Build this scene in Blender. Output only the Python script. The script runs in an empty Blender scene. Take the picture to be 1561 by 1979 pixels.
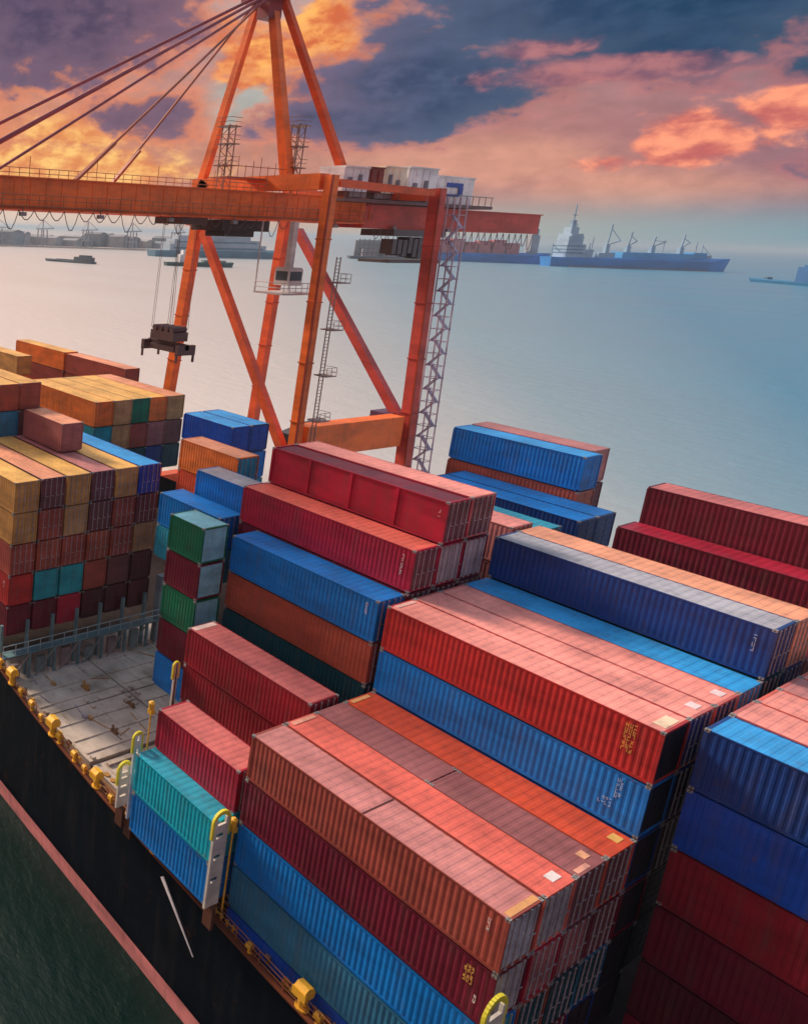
import bpy, math, random
from mathutils import Vector, Matrix
random.seed(7)
S = bpy.context.scene
COL = S.collection
R = math.radians

# ---------------------------------------------------------------- camera
cam_d = bpy.data.cameras.new('camera')
cam = bpy.data.objects.new('camera', cam_d)
COL.objects.link(cam)
S.camera = cam
cam_d.sensor_fit = 'VERTICAL'
cam_d.sensor_height = 24.0
cam_d.lens = 24.0 * 1473.4 / 1979
cam_d.shift_x = 984.1 / 1979
cam_d.shift_y = -250.7 / 1979
cam_d.clip_start = 0.5
cam_d.clip_end = 90000
cr = Vector((0.42402525, 0.90515028, 0.03009251))
cu = Vector((-0.19811877, 0.06028522, 0.97832236))
cf = Vector((-0.88371463, 0.42079527, -0.20488971))
M4 = Matrix((cr, cu, -cf)).transposed().to_4x4()
M4.translation = Vector((12.128, -33.587, 26.345))
cam.matrix_world = M4

# ---------------------------------------------------------------- light
SUN_AZ, SUN_EL = -13.0, 33.0          # azimuth measured from -x towards +y
S.view_settings.view_transform = 'Standard'
S.view_settings.look = 'None'
S.view_settings.exposure = 0.45
S.view_settings.gamma = 1.0
sd = bpy.data.lights.new('sun', 'SUN')
sd.energy = 3.0
sd.angle = R(11)
sd.color = (1.0, 0.80, 0.62)
sun = bpy.data.objects.new('sun', sd)
COL.objects.link(sun)
tosun = Vector((-math.cos(R(SUN_AZ)) * math.cos(R(SUN_EL)), math.sin(R(SUN_AZ)) * math.cos(R(SUN_EL)), math.sin(R(SUN_EL))))
sun.rotation_euler = tosun.to_track_quat('Z', 'Y').to_euler()
sun.location = tosun * 200


def srgb(r, g, b):
    f = lambda c: (c / 255 / 12.92) if c / 255 <= 0.04045 else ((c / 255 + 0.055) / 1.055) ** 2.4
    return (f(r), f(g), f(b), 1.0)


class NT:
    """small node helper"""
    def __init__(s, tree):
        s.t = tree
        s.n = tree.nodes
        s.l = tree.links

    def new(s, kind, **kw):
        n = s.n.new(kind)
        for k, v in kw.items():
            setattr(n, k, v)
        return n

    def setin(s, sock, v):
        if hasattr(v, 'is_output') or isinstance(v, bpy.types.NodeSocket):
            s.l.new(v, sock)
        else:
            sock.default_value = v

    def math(s, op, a, b=0.0, c=None, clamp=False):
        n = s.new('ShaderNodeMath', operation=op, use_clamp=clamp)
        s.setin(n.inputs[0], a)
        s.setin(n.inputs[1], b)
        if c is not None:
            s.setin(n.inputs[2], c)
        return n.outputs[0]

    def mix(s, fac, a, b, mode='MIX'):
        n = s.new('ShaderNodeMix', data_type='RGBA', blend_type=mode)
        s.setin(n.inputs[0], fac)
        s.setin(n.inputs[6], a)
        s.setin(n.inputs[7], b)
        return n.outputs[2]

    def noise(s, vec, scale, detail=4.0, rough=0.55, dist=0.0):
        n = s.new('ShaderNodeTexNoise')
        n.inputs['Scale'].default_value = scale
        n.inputs['Detail'].default_value = detail
        n.inputs['Roughness'].default_value = rough
        n.inputs['Distortion'].default_value = dist
        if vec is not None:
            s.l.new(vec, n.inputs['Vector'])
        return n

    def ramp(s, fac, stops):
        n = s.new('ShaderNodeValToRGB')
        e = n.color_ramp.elements
        while len(e) > 1:
            e.remove(e[-1])
        e[0].position = stops[0][0]
        e[0].color = stops[0][1]
        for p, c in stops[1:]:
            k = e.new(p)
            k.color = c
        s.l.new(fac, n.inputs[0])
        return n.outputs[0]

    def scalevec(s, vec, sc):
        n = s.new('ShaderNodeMapping')
        n.inputs['Scale'].default_value = sc
        s.l.new(vec, n.inputs['Vector'])
        return n.outputs[0]


# ---------------------------------------------------------------- sky: sunset clouds over a Nishita sky
W = bpy.data.worlds.new('World')
S.world = W
W.use_nodes = True
nt = NT(W.node_tree)
nt.n.clear()
tc = nt.new('ShaderNodeTexCoord').outputs['Generated']
sep = nt.new('ShaderNodeSeparateXYZ')
nt.l.new(tc, sep.inputs[0])
X, Y, Z = sep.outputs
az = nt.math('MULTIPLY', nt.math('ARCTAN2', Y, nt.math('MULTIPLY', X, -1.0)), 57.29578)
el = nt.math('MULTIPLY', nt.math('ARCSINE', Z), 57.29578)
comb = nt.new('ShaderNodeCombineXYZ')
nt.l.new(az, comb.inputs[0])
nt.l.new(el, comb.inputs[1])
ang = comb.outputs[0]

sky = nt.new('ShaderNodeTexSky', sky_type='NISHITA')
sky.sun_disc = False
sky.sun_elevation = R(SUN_EL)
sky.sun_rotation = math.atan2(tosun.x, tosun.y)
sky.air_density = 1.6
sky.dust_density = 3.0
bg_n = nt.mix(1.0, sky.outputs[0], (0.085, 0.075, 0.08, 1), 'MULTIPLY')
# broken cloud over the rest of the sky
cl = nt.noise(nt.scalevec(ang, (0.045, 0.11, 1)), 1.0, 6, 0.6)
cloudc = nt.ramp(cl.outputs['Fac'], [(0.34, srgb(105, 118, 150)), (0.48, srgb(140, 155, 185)), (0.58, srgb(205, 190, 190)), (0.68, srgb(225, 222, 226))])
colr = nt.mix(0.72, bg_n, cloudc)
# horizon gradient
azf = nt.math('DIVIDE', nt.math('SUBTRACT', az, 30.0), 46.0, clamp=True)
hor = nt.ramp(azf, [(0.0, srgb(238, 212, 190)), (0.25, srgb(228, 196, 176)), (0.5, srgb(205, 176, 156)), (0.75, srgb(168, 172, 166)), (1.0, srgb(122, 158, 172))])
upp = nt.ramp(azf, [(0.0, srgb(228, 140, 96)), (0.3, srgb(205, 140, 120)), (0.55, srgb(190, 135, 120)), (0.8, srgb(176, 122, 122)), (1.0, srgb(150, 110, 122))])
fh = nt.math('SUBTRACT', 1.0, nt.math('DIVIDE', nt.math('ABSOLUTE', el), 24.0), clamp=True)
infr = nt.math('MULTIPLY', fh, 1.35, clamp=True)
colr = nt.mix(infr, colr, upp)


fb1 = nt.noise(nt.scalevec(ang, (0.30, 0.46, 1)), 1.0, 10, 0.58, 0.25).outputs['Fac']
mp2 = nt.new('ShaderNodeMapping')
mp2.inputs['Scale'].default_value = (0.62, 1.05, 1)
mp2.inputs['Location'].default_value = (3.7, 1.9, 0)
nt.l.new(ang, mp2.inputs['Vector'])
fb2 = nt.noise(mp2.outputs[0], 1.0, 10, 0.56, 0.15).outputs['Fac']
fbm = nt.math('MULTIPLY_ADD', nt.math('SUBTRACT', fb2, 0.5), 1.0, nt.math('MULTIPLY', nt.math('SUBTRACT', fb1, 0.5), 1.7))


def field(lobes, amp):
    """sum of soft lobes at given azimuth and elevation plus fractal noise: cloud density"""
    tot = None
    for a, e, ra, re, k in lobes:
        dx = nt.math('DIVIDE', nt.math('SUBTRACT', az, a), ra)
        dy = nt.math('DIVIDE', nt.math('SUBTRACT', el, e), re)
        d2 = nt.math('ADD', nt.math('MULTIPLY', dx, dx), nt.math('MULTIPLY', dy, dy))
        g = nt.math('MULTIPLY', nt.math('EXPONENT', nt.math('MULTIPLY', d2, -0.7)), k)
        tot = g if tot is None else nt.math('MAXIMUM', tot, g)
    return nt.math('MULTIPLY_ADD', fbm, amp, tot)


def sm(v, lo, hi, k=1.0):
    m_ = nt.new('ShaderNodeMapRange', interpolation_type='SMOOTHSTEP')
    nt.l.new(v, m_.inputs[0])
    m_.inputs[1].default_value, m_.inputs[2].default_value = lo, hi
    m_.inputs[3].default_value, m_.inputs[4].default_value = 0.0, k
    return m_.outputs[0]


shade = sm(fb2, 0.36, 0.66)
# pale opening in the clouds
f_ = field([(48.2, 8.0, 2.6, 2.2, 1.0)], 0.35)
colr = nt.mix(sm(f_, 0.35, 0.85, 0.85), colr, srgb(176, 182, 176))
# low golden cloud at the left, orange towers in the middle
f_ = field([(36.0, 4.4, 9.0, 1.7, 1.0), (38.5, 6.4, 4.5, 1.4, .85), (43.5, 4.2, 4.0, 1.0, .7)], 0.75)
gold = nt.mix(shade, srgb(238, 148, 90), srgb(254, 200, 118))
colr = nt.mix(sm(f_, 0.30, 0.75), colr, gold)
f_ = field([(53.3, 12.0, 3.4, 3.6, 1.0), (49.2, 10.9, 2.8, 1.7, 1.0), (51.8, 8.6, 1.8, 1.6, .8), (47.0, 12.6, 2.0, 1.5, .7)], 0.70)
tower = nt.mix(shade, srgb(226, 116, 74), srgb(255, 182, 100))
colr = nt.mix(sm(f_, 0.34, 0.66), colr, tower)
# peach veil low in the middle and right
f_ = field([(61.0, 4.4, 7.0, 1.5, 1.0), (68.5, 3.0, 6.0, 1.3, .9)], 0.3)
colr = nt.mix(sm(f_, 0.2, 0.9, 0.8), colr, srgb(222, 158, 134))
# dark clouds with lit rims
f_ = field([(37.0, 13.6, 8.0, 3.4, 1.12), (34.0, 10.0, 4.0, 1.3, .75), (42.5, 7.6, 4.2, 1.6, .80), (58.0, 8.9, 5.4, 2.3, 1.15), (55.0, 7.0, 5.6, 1.4, 1.05), (57.0, 11.6, 3.0, 1.8, .85),
            (67.0, 12.4, 10.0, 2.7, 1.1), (69.6, 10.0, 4.6, 1.6, 1.0), (74.5, 8.6, 3.0, 0.9, .8), (73.5, 3.9, 2.2, .6, .45)], 0.68)
rimc = nt.ramp(azf, [(0.0, srgb(226, 140, 104)), (0.35, srgb(228, 134, 98)), (0.6, srgb(196, 128, 118)), (1.0, srgb(172, 108, 118))])
colr = nt.mix(sm(f_, 0.16, 0.48, 0.8), colr, rimc)
body = nt.ramp(azf, [(0.0, srgb(112, 92, 116)), (0.28, srgb(128, 98, 116)), (0.50, srgb(112, 100, 126)), (0.62, srgb(84, 96, 124)), (0.8, srgb(62, 84, 112)), (1.0, srgb(58, 84, 112))])
deep = nt.ramp(azf, [(0.0, srgb(74, 68, 98)), (0.28, srgb(98, 80, 104)), (0.55, srgb(72, 82, 112)), (0.8, srgb(34, 68, 102)), (1.0, srgb(34, 66, 100))])
colr = nt.mix(sm(f_, 0.36, 0.66), colr, body)
colr = nt.mix(nt.math('MULTIPLY', sm(f_, 0.62, 1.05), nt.math('SUBTRACT', 1.0, nt.math('MULTIPLY', shade, 0.55))), colr, deep)
# mauve underside of the big right-hand cloud
f_ = field([(66.5, 9.0, 7.0, .8, .95), (62.8, 10.4, 3.0, .8, .8)], 0.8)
colr = nt.mix(sm(f_, 0.42, 0.85, 0.75), colr, nt.mix(shade, srgb(140, 92, 112), srgb(196, 124, 122)))
# salmon cloud at the right
f_ = field([(70.2, 5.4, 2.7, 1.5, 1.0), (73.2, 6.6, 2.2, 1.0, .95), (67.3, 4.4, 1.8, .6, .7)], 0.85)
salm = nt.mix(shade, srgb(208, 108, 104), srgb(255, 158, 122))
colr = nt.mix(sm(f_, 0.36, 0.72), colr, salm)
dm = nt.new('ShaderNodeMapRange')
nt.l.new(fb2, dm.inputs[0])
dm.inputs[1].default_value, dm.inputs[2].default_value = 0.3, 0.7
dm.inputs[3].default_value, dm.inputs[4].default_value = 0.88, 1.12
vm = nt.new('ShaderNodeVectorMath', operation='SCALE')
nt.l.new(colr, vm.inputs[0])
nt.l.new(dm.outputs[0], vm.inputs['Scale'])
# band of clear air above the horizon
bandm = nt.new('ShaderNodeMapRange', interpolation_type='SMOOTHSTEP')
nt.l.new(el, bandm.inputs[0])
bandm.inputs[1].default_value, bandm.inputs[2].default_value = 3.4, 0.6
bandm.inputs[3].default_value, bandm.inputs[4].default_value = 0.0, 1.0
colr = nt.mix(bandm.outputs[0], vm.outputs[0], hor)
# unseen glow above the frame, added to brighten the water and the roofs
him = nt.new('ShaderNodeMapRange', interpolation_type='SMOOTHSTEP')
nt.l.new(el, him.inputs[0])
him.inputs[1].default_value, him.inputs[2].default_value = 16.0, 30.0
azd = nt.math('ABSOLUTE', nt.math('SUBTRACT', az, 45.0))
side = nt.new('ShaderNodeMapRange', interpolation_type='SMOOTHSTEP')
nt.l.new(azd, side.inputs[0])
side.inputs[1].default_value, side.inputs[2].default_value = 120.0, 55.0
side.inputs[3].default_value, side.inputs[4].default_value = 0.0, 1.0
hic = nt.ramp(azf, [(0.0, (1.25, 1.0, 0.88, 1)), (0.35, (1.0, 0.92, 0.88, 1)), (0.7, (0.55, 0.78, 0.90, 1)), (1.0, (0.36, 0.66, 0.86, 1))])
colr = nt.mix(nt.math('MULTIPLY', him.outputs[0], side.outputs[0]), colr, hic)
bgn = nt.new('ShaderNodeBackground')
nt.l.new(colr, bgn.inputs[0])
bgn.inputs[1].default_value = 0.73
wo = nt.new('ShaderNodeOutputWorld')
nt.l.new(bgn.outputs[0], wo.inputs[0])

# ---------------------------------------------------------------- materials


def base_mat(name):
    m = bpy.data.materials.new(name)
    m.use_nodes = True
    t = NT(m.node_tree)
    p = [n for n in t.n if n.type == 'BSDF_PRINCIPLED'][0]
    return m, t, p


def paint_mat(name, rough=0.42, dirt=0.35, rust=0.25, color=None, scale=1.0, spec=0.5):
    """weathered paint; the base colour is the object's own colour unless given"""
    m, t, p = base_mat(name)
    geo = t.new('ShaderNodeNewGeometry').outputs['Position']
    if color is None:
        oi = t.new('ShaderNodeObjectInfo')
        c = oi.outputs['Color']
    else:
        rgb = t.new('ShaderNodeRGB')
        rgb.outputs[0].default_value = (*color, 1)
        c = rgb.outputs[0]
    n1 = t.noise(t.scalevec(geo, (0.35 * scale, 0.35 * scale, 0.9 * scale)), 1.0, 6, 0.65)
    n2 = t.noise(t.scalevec(geo, (2.6 * scale, 2.6 * scale, 0.28 * scale)), 1.0, 5, 0.6)
    n3 = t.noise(t.scalevec(geo, (2.2 * scale, 2.2 * scale, 1.2 * scale)), 1.0, 8, 0.72)
    f1 = t.ramp(n1.outputs['Fac'], [(0.3, (0.64, 0.64, 0.66, 1)), (0.7, (1.24, 1.24, 1.22, 1))])
    c1 = t.mix(1.0, c, f1, 'MULTIPLY')
    f2 = t.ramp(n2.outputs['Fac'], [(0.50, (0, 0, 0, 1)), (0.72, (1, 1, 1, 1))])
    c2 = t.mix(t.math('MULTIPLY', f2, dirt), c1, (0.09, 0.075, 0.065, 1))
    f3 = t.ramp(n3.outputs['Fac'], [(0.60, (0, 0, 0, 1)), (0.70, (1, 1, 1, 1))])
    c3 = t.mix(t.math('MULTIPLY', f3, rust), c2, (0.16, 0.05, 0.022, 1))
    t.l.new(c3, p.inputs['Base Color'])
    rr = t.math('MULTIPLY_ADD', n3.outputs['Fac'], 0.35, rough - 0.12)
    t.l.new(rr, p.inputs['Roughness'])
    p.inputs['Specular IOR Level'].default_value = spec
    return m


MP = paint_mat('container_paint', dirt=0.28, rust=0.45, spec=0.42)
MPD = paint_mat('door_paint', rough=0.5, dirt=0.5, rust=0.3)
MST = paint_mat('galvanised_steel', rough=0.45, dirt=0.3, rust=0.1, color=(0.34, 0.33, 0.33))
MBR = paint_mat('bar_zinc', rough=0.35, dirt=0.2, rust=0.1, color=(0.36, 0.33, 0.36))
MHO = paint_mat('casting_hollow', rough=0.8, dirt=0, rust=0, color=(0.01, 0.01, 0.01))
MCR = paint_mat('crane_paint', rough=0.38, dirt=0.22, rust=0.25, scale=0.5)
MSH = paint_mat('ship_paint', rough=0.45, dirt=0.3, rust=0.3, scale=0.7)
MHU = paint_mat('hull_paint', rough=0.55, dirt=0.14, rust=0.22, scale=0.5, spec=0.12)
MDD = paint_mat('deck_paint', rough=0.85, dirt=0.3, rust=0.3, spec=0.1)
MHW = paint_mat('white_hull_paint', rough=0.4, dirt=0.05, rust=0.02)
MFA = paint_mat('distant_paint', rough=0.6, dirt=0.1, rust=0.05, scale=0.05)


def deck_material():
    m, t, p = base_mat('deck_plating')
    geo = t.new('ShaderNodeNewGeometry').outputs['Position']
    a = t.noise(geo, 0.35, 7, 0.65)
    b = t.noise(t.scalevec(geo, (0.5, 2.2, 1)), 1.0, 6, 0.7)
    c = t.ramp(a.outputs['Fac'], [(0.3, (0.30, 0.25, 0.20, 1)), (0.5, (0.56, 0.48, 0.41, 1)), (0.7, (0.74, 0.64, 0.56, 1))])
    f = t.ramp(b.outputs['Fac'], [(0.56, (0, 0, 0, 1)), (0.68, (1, 1, 1, 1))])
    c = t.mix(t.math('MULTIPLY', f, 0.65), c, (0.20, 0.115, 0.055, 1))
    t.l.new(c, p.inputs['Base Color'])
    p.inputs['Roughness'].default_value = 0.65
    return m


MDK = deck_material()


def water_material():
    m, t, p = base_mat('sea_water')
    geo = t.new('ShaderNodeNewGeometry').outputs['Position']
    n1 = t.noise(t.scalevec(geo, (0.10, 0.16, 0.1)), 1.0, 8, 0.6)
    n2 = t.noise(t.scalevec(geo, (0.9, 1.2, 1)), 1.0, 6, 0.65)
    n3 = t.noise(t.scalevec(geo, (0.0035, 0.010, 1)), 1.0, 5, 0.6)
    b1 = t.new('ShaderNodeBump')
    b1.inputs['Strength'].default_value = 0.36
    b1.inputs['Distance'].default_value = 1.6
    t.l.new(n1.outputs['Fac'], b1.inputs['Height'])
    b2 = t.new('ShaderNodeBump')
    b2.inputs['Strength'].default_value = 0.30
    b2.inputs['Distance'].default_value = 0.28
    t.l.new(n2.outputs['Fac'], b2.inputs['Height'])
    t.l.new(b1.outputs[0], b2.inputs['Normal'])
    t.l.new(b2.outputs[0], p.inputs['Normal'])
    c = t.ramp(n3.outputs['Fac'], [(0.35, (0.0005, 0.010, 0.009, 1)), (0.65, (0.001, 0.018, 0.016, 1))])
    # sky reflection put into the base colour: dark green near hull, paler farther out
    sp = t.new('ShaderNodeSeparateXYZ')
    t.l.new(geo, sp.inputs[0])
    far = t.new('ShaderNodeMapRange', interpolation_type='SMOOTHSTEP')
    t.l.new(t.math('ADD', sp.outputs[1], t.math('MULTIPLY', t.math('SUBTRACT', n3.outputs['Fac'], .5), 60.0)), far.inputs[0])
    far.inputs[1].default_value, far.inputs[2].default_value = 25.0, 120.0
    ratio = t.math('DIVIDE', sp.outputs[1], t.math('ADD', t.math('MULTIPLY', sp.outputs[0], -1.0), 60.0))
    side = t.ramp(t.math('MULTIPLY', ratio, 0.25, clamp=True), [(0.12, (0.74, 0.66, 0.62, 1)), (0.25, (0.50, 0.50, 0.49, 1)), (0.36, (0.25, 0.37, 0.43, 1)), (0.60, (0.07, 0.255, 0.39, 1))])  # warm to blue across the view, the sky's reflection as colour
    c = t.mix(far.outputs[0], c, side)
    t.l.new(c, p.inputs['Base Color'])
    p.inputs['IOR'].default_value = 1.34
    t.l.new(t.math('MULTIPLY_ADD', n3.outputs['Fac'], 0.2, 0.22), p.inputs['Roughness'])
    return m


# ---------------------------------------------------------------- mesh helper
class MB:
    def __init__(s):
        s.v, s.f, s.m = [], [], []

    def quadmesh(s, vs, fs, mi=0):
        o = len(s.v)
        s.v += [tuple(v) for v in vs]
        s.f += [tuple(i + o for i in f) for f in fs]
        s.m += [mi] * len(fs)

    def box(s, x0, x1, y0, y1, z0, z1, mi=0):
        s.quadmesh([(x0, y0, z0), (x1, y0, z0), (x1, y1, z0), (x0, y1, z0), (x0, y0, z1), (x1, y0, z1), (x1, y1, z1), (x0, y1, z1)],
                   [(0, 3, 2, 1), (4, 5, 6, 7), (0, 1, 5, 4), (1, 2, 6, 5), (2, 3, 7, 6), (3, 0, 4, 7)], mi)
        return s

    def bar(s, a, b, w, h=None, up=(0, 0, 1), w2=None, h2=None, mi=0):
        """rectangular bar from a to b, w wide, h high, optionally tapering"""
        a, b = Vector(a), Vector(b)
        h = h or w
        w2 = w2 or w
        h2 = h2 or h
        d = (b - a).normalized()
        u = Vector(up)
        if abs(d.dot(u)) > 0.99:
            u = Vector((1, 0, 0))
        sx = d.cross(u).normalized()
        sy = sx.cross(d).normalized()
        vs = []
        for p, ww, hh in ((a, w, h), (b, w2, h2)):
            for i, j in ((-1, -1), (1, -1), (1, 1), (-1, 1)):
                vs.append(p + sx * (i * ww / 2) + sy * (j * hh / 2))
        s.quadmesh(vs, [(3, 2, 1, 0), (4, 5, 6, 7), (0, 1, 5, 4), (1, 2, 6, 5), (2, 3, 7, 6), (3, 0, 4, 7)], mi)
        return s

    def tube(s, a, b, r, n=8, r2=None, mi=0):
        a, b = Vector(a), Vector(b)
        r2 = r if r2 is None else r2
        d = (b - a).normalized()
        u = Vector((0, 0, 1)) if abs(d.z) < 0.9 else Vector((1, 0, 0))
        sx = d.cross(u).normalized()
        sy = sx.cross(d)
        vs = []
        for p, rr in ((a, r), (b, r2)):
            for i in range(n):
                t = 2 * math.pi * i / n
                vs.append(p + sx * math.cos(t) * rr + sy * math.sin(t) * rr)
        fs = [(i, (i + 1) % n, n + (i + 1) % n, n + i) for i in range(n)]
        fs += [tuple(range(n - 1, -1, -1)), tuple(range(n, 2 * n))]
        s.quadmesh(vs, fs, mi)
        return s

    def path(s, pts, r, n=6, mi=0):
        for a, b in zip(pts, pts[1:]):
            s.tube(a, b, r, n, mi=mi)
        return s

    def prism(s, pts, axis, a, b, mi=0):
        """extrude a 2D outline (counter-clockwise) along an axis"""
        n = len(pts)
        vs = []
        for t in (a, b):
            for p, q in pts:
                vs.append({'x': (t, p, q), 'y': (p, t, q), 'z': (p, q, t)}[axis])
        fs = [(i, (i + 1) % n, n + (i + 1) % n, n + i) for i in range(n)]
        fs += [tuple(range(n - 1, -1, -1)), tuple(range(n, 2 * n))]
        s.quadmesh(vs, fs, mi)
        return s

    def mesh(s, name, mats):
        me = bpy.data.meshes.new(name)
        me.from_pydata(s.v, [], s.f)
        for mt in mats:
            me.materials.append(mt)
        if len(mats) > 1:
            me.polygons.foreach_set('material_index', s.m)
        me.validate()
        me.update()
        return me

    def build(s, name, mat, parent=None, color=None, loc=(0, 0, 0), label=None):
        mats = mat if isinstance(mat, (list, tuple)) else [mat]
        return put(name, s.mesh(name, mats), parent, color, loc, label)


def put(name, me, parent=None, color=None, loc=(0, 0, 0), label=None):
    o = bpy.data.objects.new(name, me)
    COL.objects.link(o)
    o.location = loc
    if parent is not None:
        o.parent = parent
    if color is not None:
        o.color = (*color[:3], 1)
    if label:
        o['label'] = label
    return o


def thing(name, label, cat, loc=(0, 0, 0), rz=0, group=None):
    o = bpy.data.objects.new(name, None)
    COL.objects.link(o)
    o.location = loc
    o.rotation_euler = (0, 0, rz)
    o.empty_display_size = 0.5
    o['label'] = label
    o['category'] = cat
    if group:
        o['group'] = group
    return o


# ---------------------------------------------------------------- sea and quay
WATER_Z = -20.8
b = MB()
b.quadmesh([(-26000, -6000, WATER_Z), (6000, -6000, WATER_Z), (6000, 26000, WATER_Z), (-26000, 26000, WATER_Z)], [(0, 1, 2, 3)])
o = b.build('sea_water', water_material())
o['kind'] = 'structure'

# ---------------------------------------------------------------- containers
CW, CH, GAP = 2.44, 2.66, 0.09
mesh_cache = {}


def corr(mb, L, H, axis_x, y, z0, z1, x0, x1, depth, pitch, inward):
    """corrugated sheet standing along x (axis_x) or along y; y is the outer plane"""
    prof = []
    n = max(2, int(round((x1 - x0) / pitch)))
    p = (x1 - x0) / n
    for i in range(n):
        s = x0 + i * p
        prof += [(s, 0), (s + p * 0.30, 0), (s + p * 0.45, depth), (s + p * 0.80, depth)]
    prof.append((x1, 0))
    vs = []
    for (s, d) in prof:
        w = y + inward * d
        if axis_x:
            vs += [(s, w, z0), (s, w, z1)]
        else:
            vs += [(w, s, z0), (w, s, z1)]
    fs = [(2 * i, 2 * i + 2, 2 * i + 3, 2 * i + 1) for i in range(len(prof) - 1)]
    if (inward < 0) == axis_x:
        fs = [tuple(reversed(f)) for f in fs]
    mb.quadmesh(vs, fs)


def cmesh(kind, L, H):
    key = (kind, round(L, 2), round(H, 2))
    if key in mesh_cache:
        return mesh_cache[key]
    m = MB()
    Wd = CW
    if kind == 'side_near':
        corr(m, L, H, True, 0.02, 0.15, H - 0.07, 0.12, L - 0.12, 0.020, 0.262, 1)
        me = m.mesh('side_panel', [MP])
    elif kind == 'side_far':
        corr(m, L, H, True, Wd - 0.02, 0.15, H - 0.07, 0.12, L - 0.12, 0.020, 0.262, -1)
        me = m.mesh('side_panel', [MP])
    elif kind == 'side_ribbed':      # smooth sheet with five broad posts
        m.box(0.12, L - 0.12, 0.11, 0.15, 0.15, H - 0.07)
        for i in range(1, 4):
            xx = L * i / 4
            m.box(xx - 0.11, xx + 0.11, 0.015, 0.108, 0.15, H - 0.07)
        me = m.mesh('side_panel', [MP])
    elif kind == 'front_wall':
        corr(m, L, H, False, 0.03, 0.15, H - 0.1, 0.16, Wd - 0.16, 0.022, 0.25, 1)
        me = m.mesh('front_wall', [MP])
    elif kind == 'rear_wall':
        corr(m, L, H, False, L - 0.03, 0.15, H - 0.1, 0.16, Wd - 0.16, 0.022, 0.25, -1)
        me = m.mesh('rear_wall', [MP])
    elif kind == 'roof':
        n = int(L / 0.42)
        p = (L - 0.5) / n
        zz = H - 0.012
        xs = [(0.06, zz - 0.0)]
        for i in range(n):
            s = 0.25 + i * p
            xs += [(s + p * 0.1, zz), (s + p * 0.22, zz - 0.012), (s + p * 0.55, zz - 0.012), (s + p * 0.67, zz)]
        xs.append((L - 0.06, zz))
        vs = []
        for s, z in xs:
            vs += [(s, 0.05, z), (s, Wd - 0.05, z)]
        m.quadmesh(vs, [(2 * i, 2 * i + 2, 2 * i + 3, 2 * i + 1) for i in range(len(xs) - 1)])
        me = m.mesh('roof_panel', [MP])
    elif kind == 'tarp':
        vs, n = [], 16
        for i in range(n + 1):
            s = 0.1 + (L - 0.2) * i / n
            dz = -0.16 if i % 4 else -0.06
            vs += [(s, 0.09, H - 0.09), (s, Wd / 2, H + dz), (s, Wd - 0.09, H - 0.09)]
        fs = []
        for i in range(n):
            for j in range(2):
                fs.append((3 * i + j, 3 * i + 3 + j, 3 * i + 4 + j, 3 * i + 1 + j))
        m.quadmesh(vs, fs)
        me = m.mesh('tarpaulin', [MP])
    elif kind == 'frame':
        t = 0.11
        for (xa, xb) in ((0.0, t + 0.03), (L - t - 0.03, L)):
            for (ya, yb) in ((0, t), (Wd - t, Wd)):
                m.box(xa, xb, ya, yb, 0.12, H - 0.12)
            m.box(xa + 0.01, xb - 0.01, t, Wd - t, 0.02, 0.15)
            m.box(xa + 0.01, xb - 0.01, t, Wd - t, H - 0.12, H - 0.004)
        for (ya, yb) in ((0.004, 0.06), (Wd - 0.06, Wd - 0.004)):
            m.box(0.18, L - 0.18, ya, yb, 0.01, 0.16)
            m.box(0.18, L - 0.18, ya, yb, H - 0.075, H - 0.006)
        m.box(0.1, L - 0.1, 0.05, Wd - 0.05, 0.10, 0.13)
        me = m.mesh('frame', [MP])
    elif kind == 'casting':
        m.box(0, 0.178, 0, 0.162, 0, 0.118)
        m.box(-0.003, 0.181, 0.05, 0.11, 0.035, 0.085, 1)
        m.box(0.055, 0.125, -0.003, 0.165, 0.035, 0.085, 1)
        m.box(0.05, 0.13, 0.05, 0.11, -0.002, 0.121, 1)
        me = m.mesh('corner_casting', [MST, MHO])
    elif kind == 'door':
        w = (Wd - 0.26) / 2
        x = L - 0.07
        m.box(x, x + 0.035, 0.0, w - 0.012, 0.16, H - 0.125)
        for k in range(5):
            z = 0.30 + k * (H - 0.6) / 4.6
            m.box(x + 0.035, x + 0.055, 0.06, w - 0.07, z, z + 0.28)
        me = m.mesh('door', [MPD])
    elif kind == 'bar':
        m.tube((L + 0.012, 0, 0.10), (L + 0.012, 0, H - 0.06), 0.028, 6)
        for z in (0.12, H - 0.14):
            m.box(L - 0.01, L + 0.045, -0.06, 0.06, z, z + 0.07)
        for z in (0.6, 1.3, 2.0):
            m.box(L - 0.012, L + 0.035, -0.05, 0.05, z, z + 0.05)
        m.bar((L + 0.03, 0, 1.15), (L + 0.03, 0.30, 1.10), 0.03, 0.05)
        me = m.mesh('locking_bar', [MBR])
    mesh_cache[key] = me
    return me


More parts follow.
